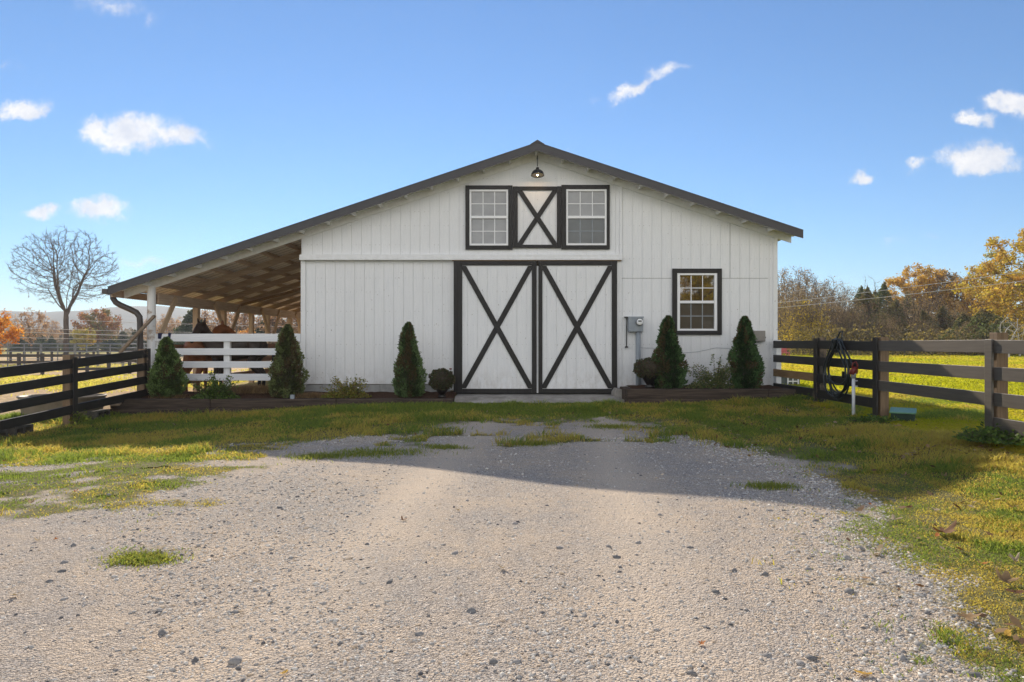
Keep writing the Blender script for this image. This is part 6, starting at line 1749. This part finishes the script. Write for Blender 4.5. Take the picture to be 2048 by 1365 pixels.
o = quads('undergrowth', np.stack([x, y, z], 1), .2, [(0.30, 0.20, 0.12), (0.24, 0.16, 0.09), (0.34, 0.24, 0.12), (0.16, 0.13, 0.07)], r, None); tag(o, 'brown brush seen through the lean-to posts', 'undergrowth', kind='stuff')

# hills
xs_ = np.linspace(-1480, -150, 120); ys_ = np.linspace(760, 1480, 40)
def hz(Xg, Yg):
    ridge = 15 + 40 * np.exp(-((Xg + 590) / 130) ** 2) + 34 * np.exp(-((Xg + 860) / 190) ** 2) + 10 * (fbm(Xg * .006, Yg * .004, 4) - .5) + 10 * np.exp(-((Xg + 1180) / 120) ** 2)
    return (ridge + 5 * (fbm(Xg * .05, Yg * .05, 3) - .5)) * S(760, 1150, Yg) * S(-150, -420, Xg) - 1.0
Xg, Yg = np.meshgrid(xs_, ys_); V = np.stack([Xg.ravel(), Yg.ravel(), hz(Xg, Yg).ravel()], 1); nx = 120
i = np.arange(nx - 1)[None, :] + np.arange(39)[:, None] * nx
M['hill'] = mat_noise('wooded_hillside', (0.05, 0.045, 0.032), (0.12, 0.095, 0.065), (.05, .05, .05), 1.0, .95, .1, .8, 4)
o = np_mesh('hills', V, [np.stack([i, i + 1, i + 1 + nx, i + nx], -1).reshape(-1, 4)], M['hill'], smooth=True); tag(o, kind='structure')

# road across the left field
M['road'] = mat_noise('pale_road', (0.30, 0.29, 0.28), (0.40, 0.39, 0.37), (1, 1, 1), 1.0, .85, .3, 0)
xs_ = np.linspace(-110, -14, 60); V = np.array([[xx, yy, g1(xx, yy) + .02] for yy in (78, 90) for xx in xs_]); i = np.arange(59)
o = np_mesh('road', V, [np.stack([i, i + 1, i + 61, i + 60], -1)], M['road'], smooth=True); tag(o, kind='structure')

# far board fences
def run_fence(label, p0, p1, n, zr_, hh, matr, matp, ph):
    t_ = thing('paddock_fence', label, 'fence', (p0[0], p0[1], g1(*p0)))
    for k in range(n + 1):
        x = p0[0] + (p1[0] - p0[0]) * k / n; y = p0[1] + (p1[1] - p0[1]) * k / n; z = g1(x, y)
        MB().box(x - .065, x + .065, y - .06, y + .06, z - .1, z + ph).build('post', matp, t_)
    for k in range(n):
        a = Vector((p0[0] + (p1[0] - p0[0]) * k / n, p0[1] + (p1[1] - p0[1]) * k / n - .08, 0)); b_ = Vector((p0[0] + (p1[0] - p0[0]) * (k + 1) / n, p0[1] + (p1[1] - p0[1]) * (k + 1) / n - .08, 0))
        za, zb = g1(a.x, a.y), g1(b_.x, b_.y)
        for zz_ in zr_:
            MB().bar((a.x, a.y, za + zz_), (b_.x, b_.y, zb + zz_), .03, hh).build('rail', matr, t_)
    return t_
M['far_rail'] = mat_noise('faded_dark_rail', (0.035, 0.03, 0.028), (0.075, 0.062, 0.052), (3, 3, 3), 1.0, .6, .4, 0)
run_fence('nearer dark board fence crossing the left paddock', (X(-60, 33), 33), (X(300, 37), 37), 8, (1.0, .68, .30), .14, M['far_rail'], M['far_rail'], 1.12)
run_fence('farther dark board fence behind the paddock at the left', (X(-60, 54), 54), (X(330, 52), 52), 14, (1.0, .6), .14, M['far_rail'], M['far_rail'], 1.1)
# pipe corral: steel panels side by side
def panel(label, a, b_):
    t_ = thing('corral_panel', label, 'panel', (a[0], a[1], g1(*a)), 'steel pipe corral panels in the left paddock')
    mb = MB(); za, zb = g1(*a), g1(*b_)
    for k in range(6):
        zz_ = .25 + 1.3 * k / 5; mb.tube([(a[0], a[1], za + zz_), (b_[0], b_[1], zb + zz_)], .026 if k < 5 else .04, 5)
    mb.build('bars', M['steel'], t_)
    for p, z_ in ((a, za), (b_, zb), (((a[0] + b_[0]) / 2, (a[1] + b_[1]) / 2), (za + zb) / 2)):
        MB().tube([(p[0], p[1], z_), (p[0], p[1], z_ + 1.58)], .038, 6).build('upright', M['steel'], t_)
CP = [(X(14, 46), 46), (X(82, 47.5), 47.5), (X(150, 46), 46), (X(196, 48), 48), (X(246, 46), 46), (X(330, 48), 48)]
for k, lab in enumerate(('corral panel under the orange maple', 'pale capped corral panel left of the bare trunk', 'corral panel at the foot of the bare trunk', 'corral panel right of the bare trunk', 'corral panel behind the downspout')):
    panel(lab, (CP[k][0] + .05, CP[k][1]), (CP[k + 1][0] - .05, CP[k + 1][1]))

# power lines and a thin pole
def wire(label, pts, r_=.02, group=None):
    o = MB().tube(pts, r_, 5).build('power_line', M['wire'], None, loc=tuple(pts[0]), smooth=True); tag(o, label, 'wire', group)
def span(a, b_, sag, n=24):
    return [a.lerp(b_, k / n) - Vector((0, 0, sag * 4 * (k / n) * (1 - k / n))) for k in range(n + 1)]
WG = 'power lines over the right field'
wire('lowest power line crossing the right tree line', span(at(1500, 621, 52), at(2200, 543, 40), .12), .016, WG)
wire('middle power line crossing the right tree line', span(at(1500, 612, 52), at(2200, 522, 40), .12), .016, WG)
wire('highest power line fading out among the bare trees', span(at(1500, 594, 54), at(1700, 566, 50), .03), .013, WG)
WG = 'power lines over the left paddock'
wire('highest left power line', span(at(150, 641, 56), at(640, 655, 66), .05), .016, WG)
wire('upper left power line just above the evergreen tops', span(at(-40, 654, 52), at(620, 668, 62), .10), .017, WG)
wire('second left power line', span(at(-40, 662, 52), at(620, 676, 62), .10), .016, WG)
wire('third left power line', span(at(60, 665, 52), at(620, 681, 62), .08), .015, WG)
wire('lowest left power line', span(at(-40, 674, 52), at(620, 684, 62), .06), .017, WG)
pl = thing('utility_pole', 'thin grey utility pole seen through the lean-to posts', 'pole', (X(473, 64), 64, 0))
MB().tube([(X(473, 64), 64, -.3), (X(473, 64), 64, at(0, 588, 64).z)], [.10, .07], 8).build('pole_shaft', M['bark'], pl, smooth=True)
MB().box(X(473, 64) - .5, X(473, 64) + .5, 63.86, 63.92, at(0, 602, 64).z, at(0, 602, 64).z + .1).build('crossarm', M['bark'], pl)

if HAZE:
    m = bpy.data.materials.new('air_haze'); m.use_nodes = True; nt = NT(m); nt.n.remove(nt.n['Principled BSDF'])
    pv = nt.new('ShaderNodeVolumePrincipled'); pv.inputs['Color'].default_value = (0.86, 0.93, 1.0, 1); pv.inputs['Density'].default_value = HAZE; pv.inputs['Anisotropy'].default_value = 0.3
    nt.link(pv.outputs[0], nt.n['Material Output'].inputs['Volume'])
    hb = MB().box(-2600, 2600, -400, 3400, -4, 80).build('haze', m); tag(hb, kind='stuff')
    hb['label'] = 'pale autumn haze over the fields'; hb['category'] = 'haze'
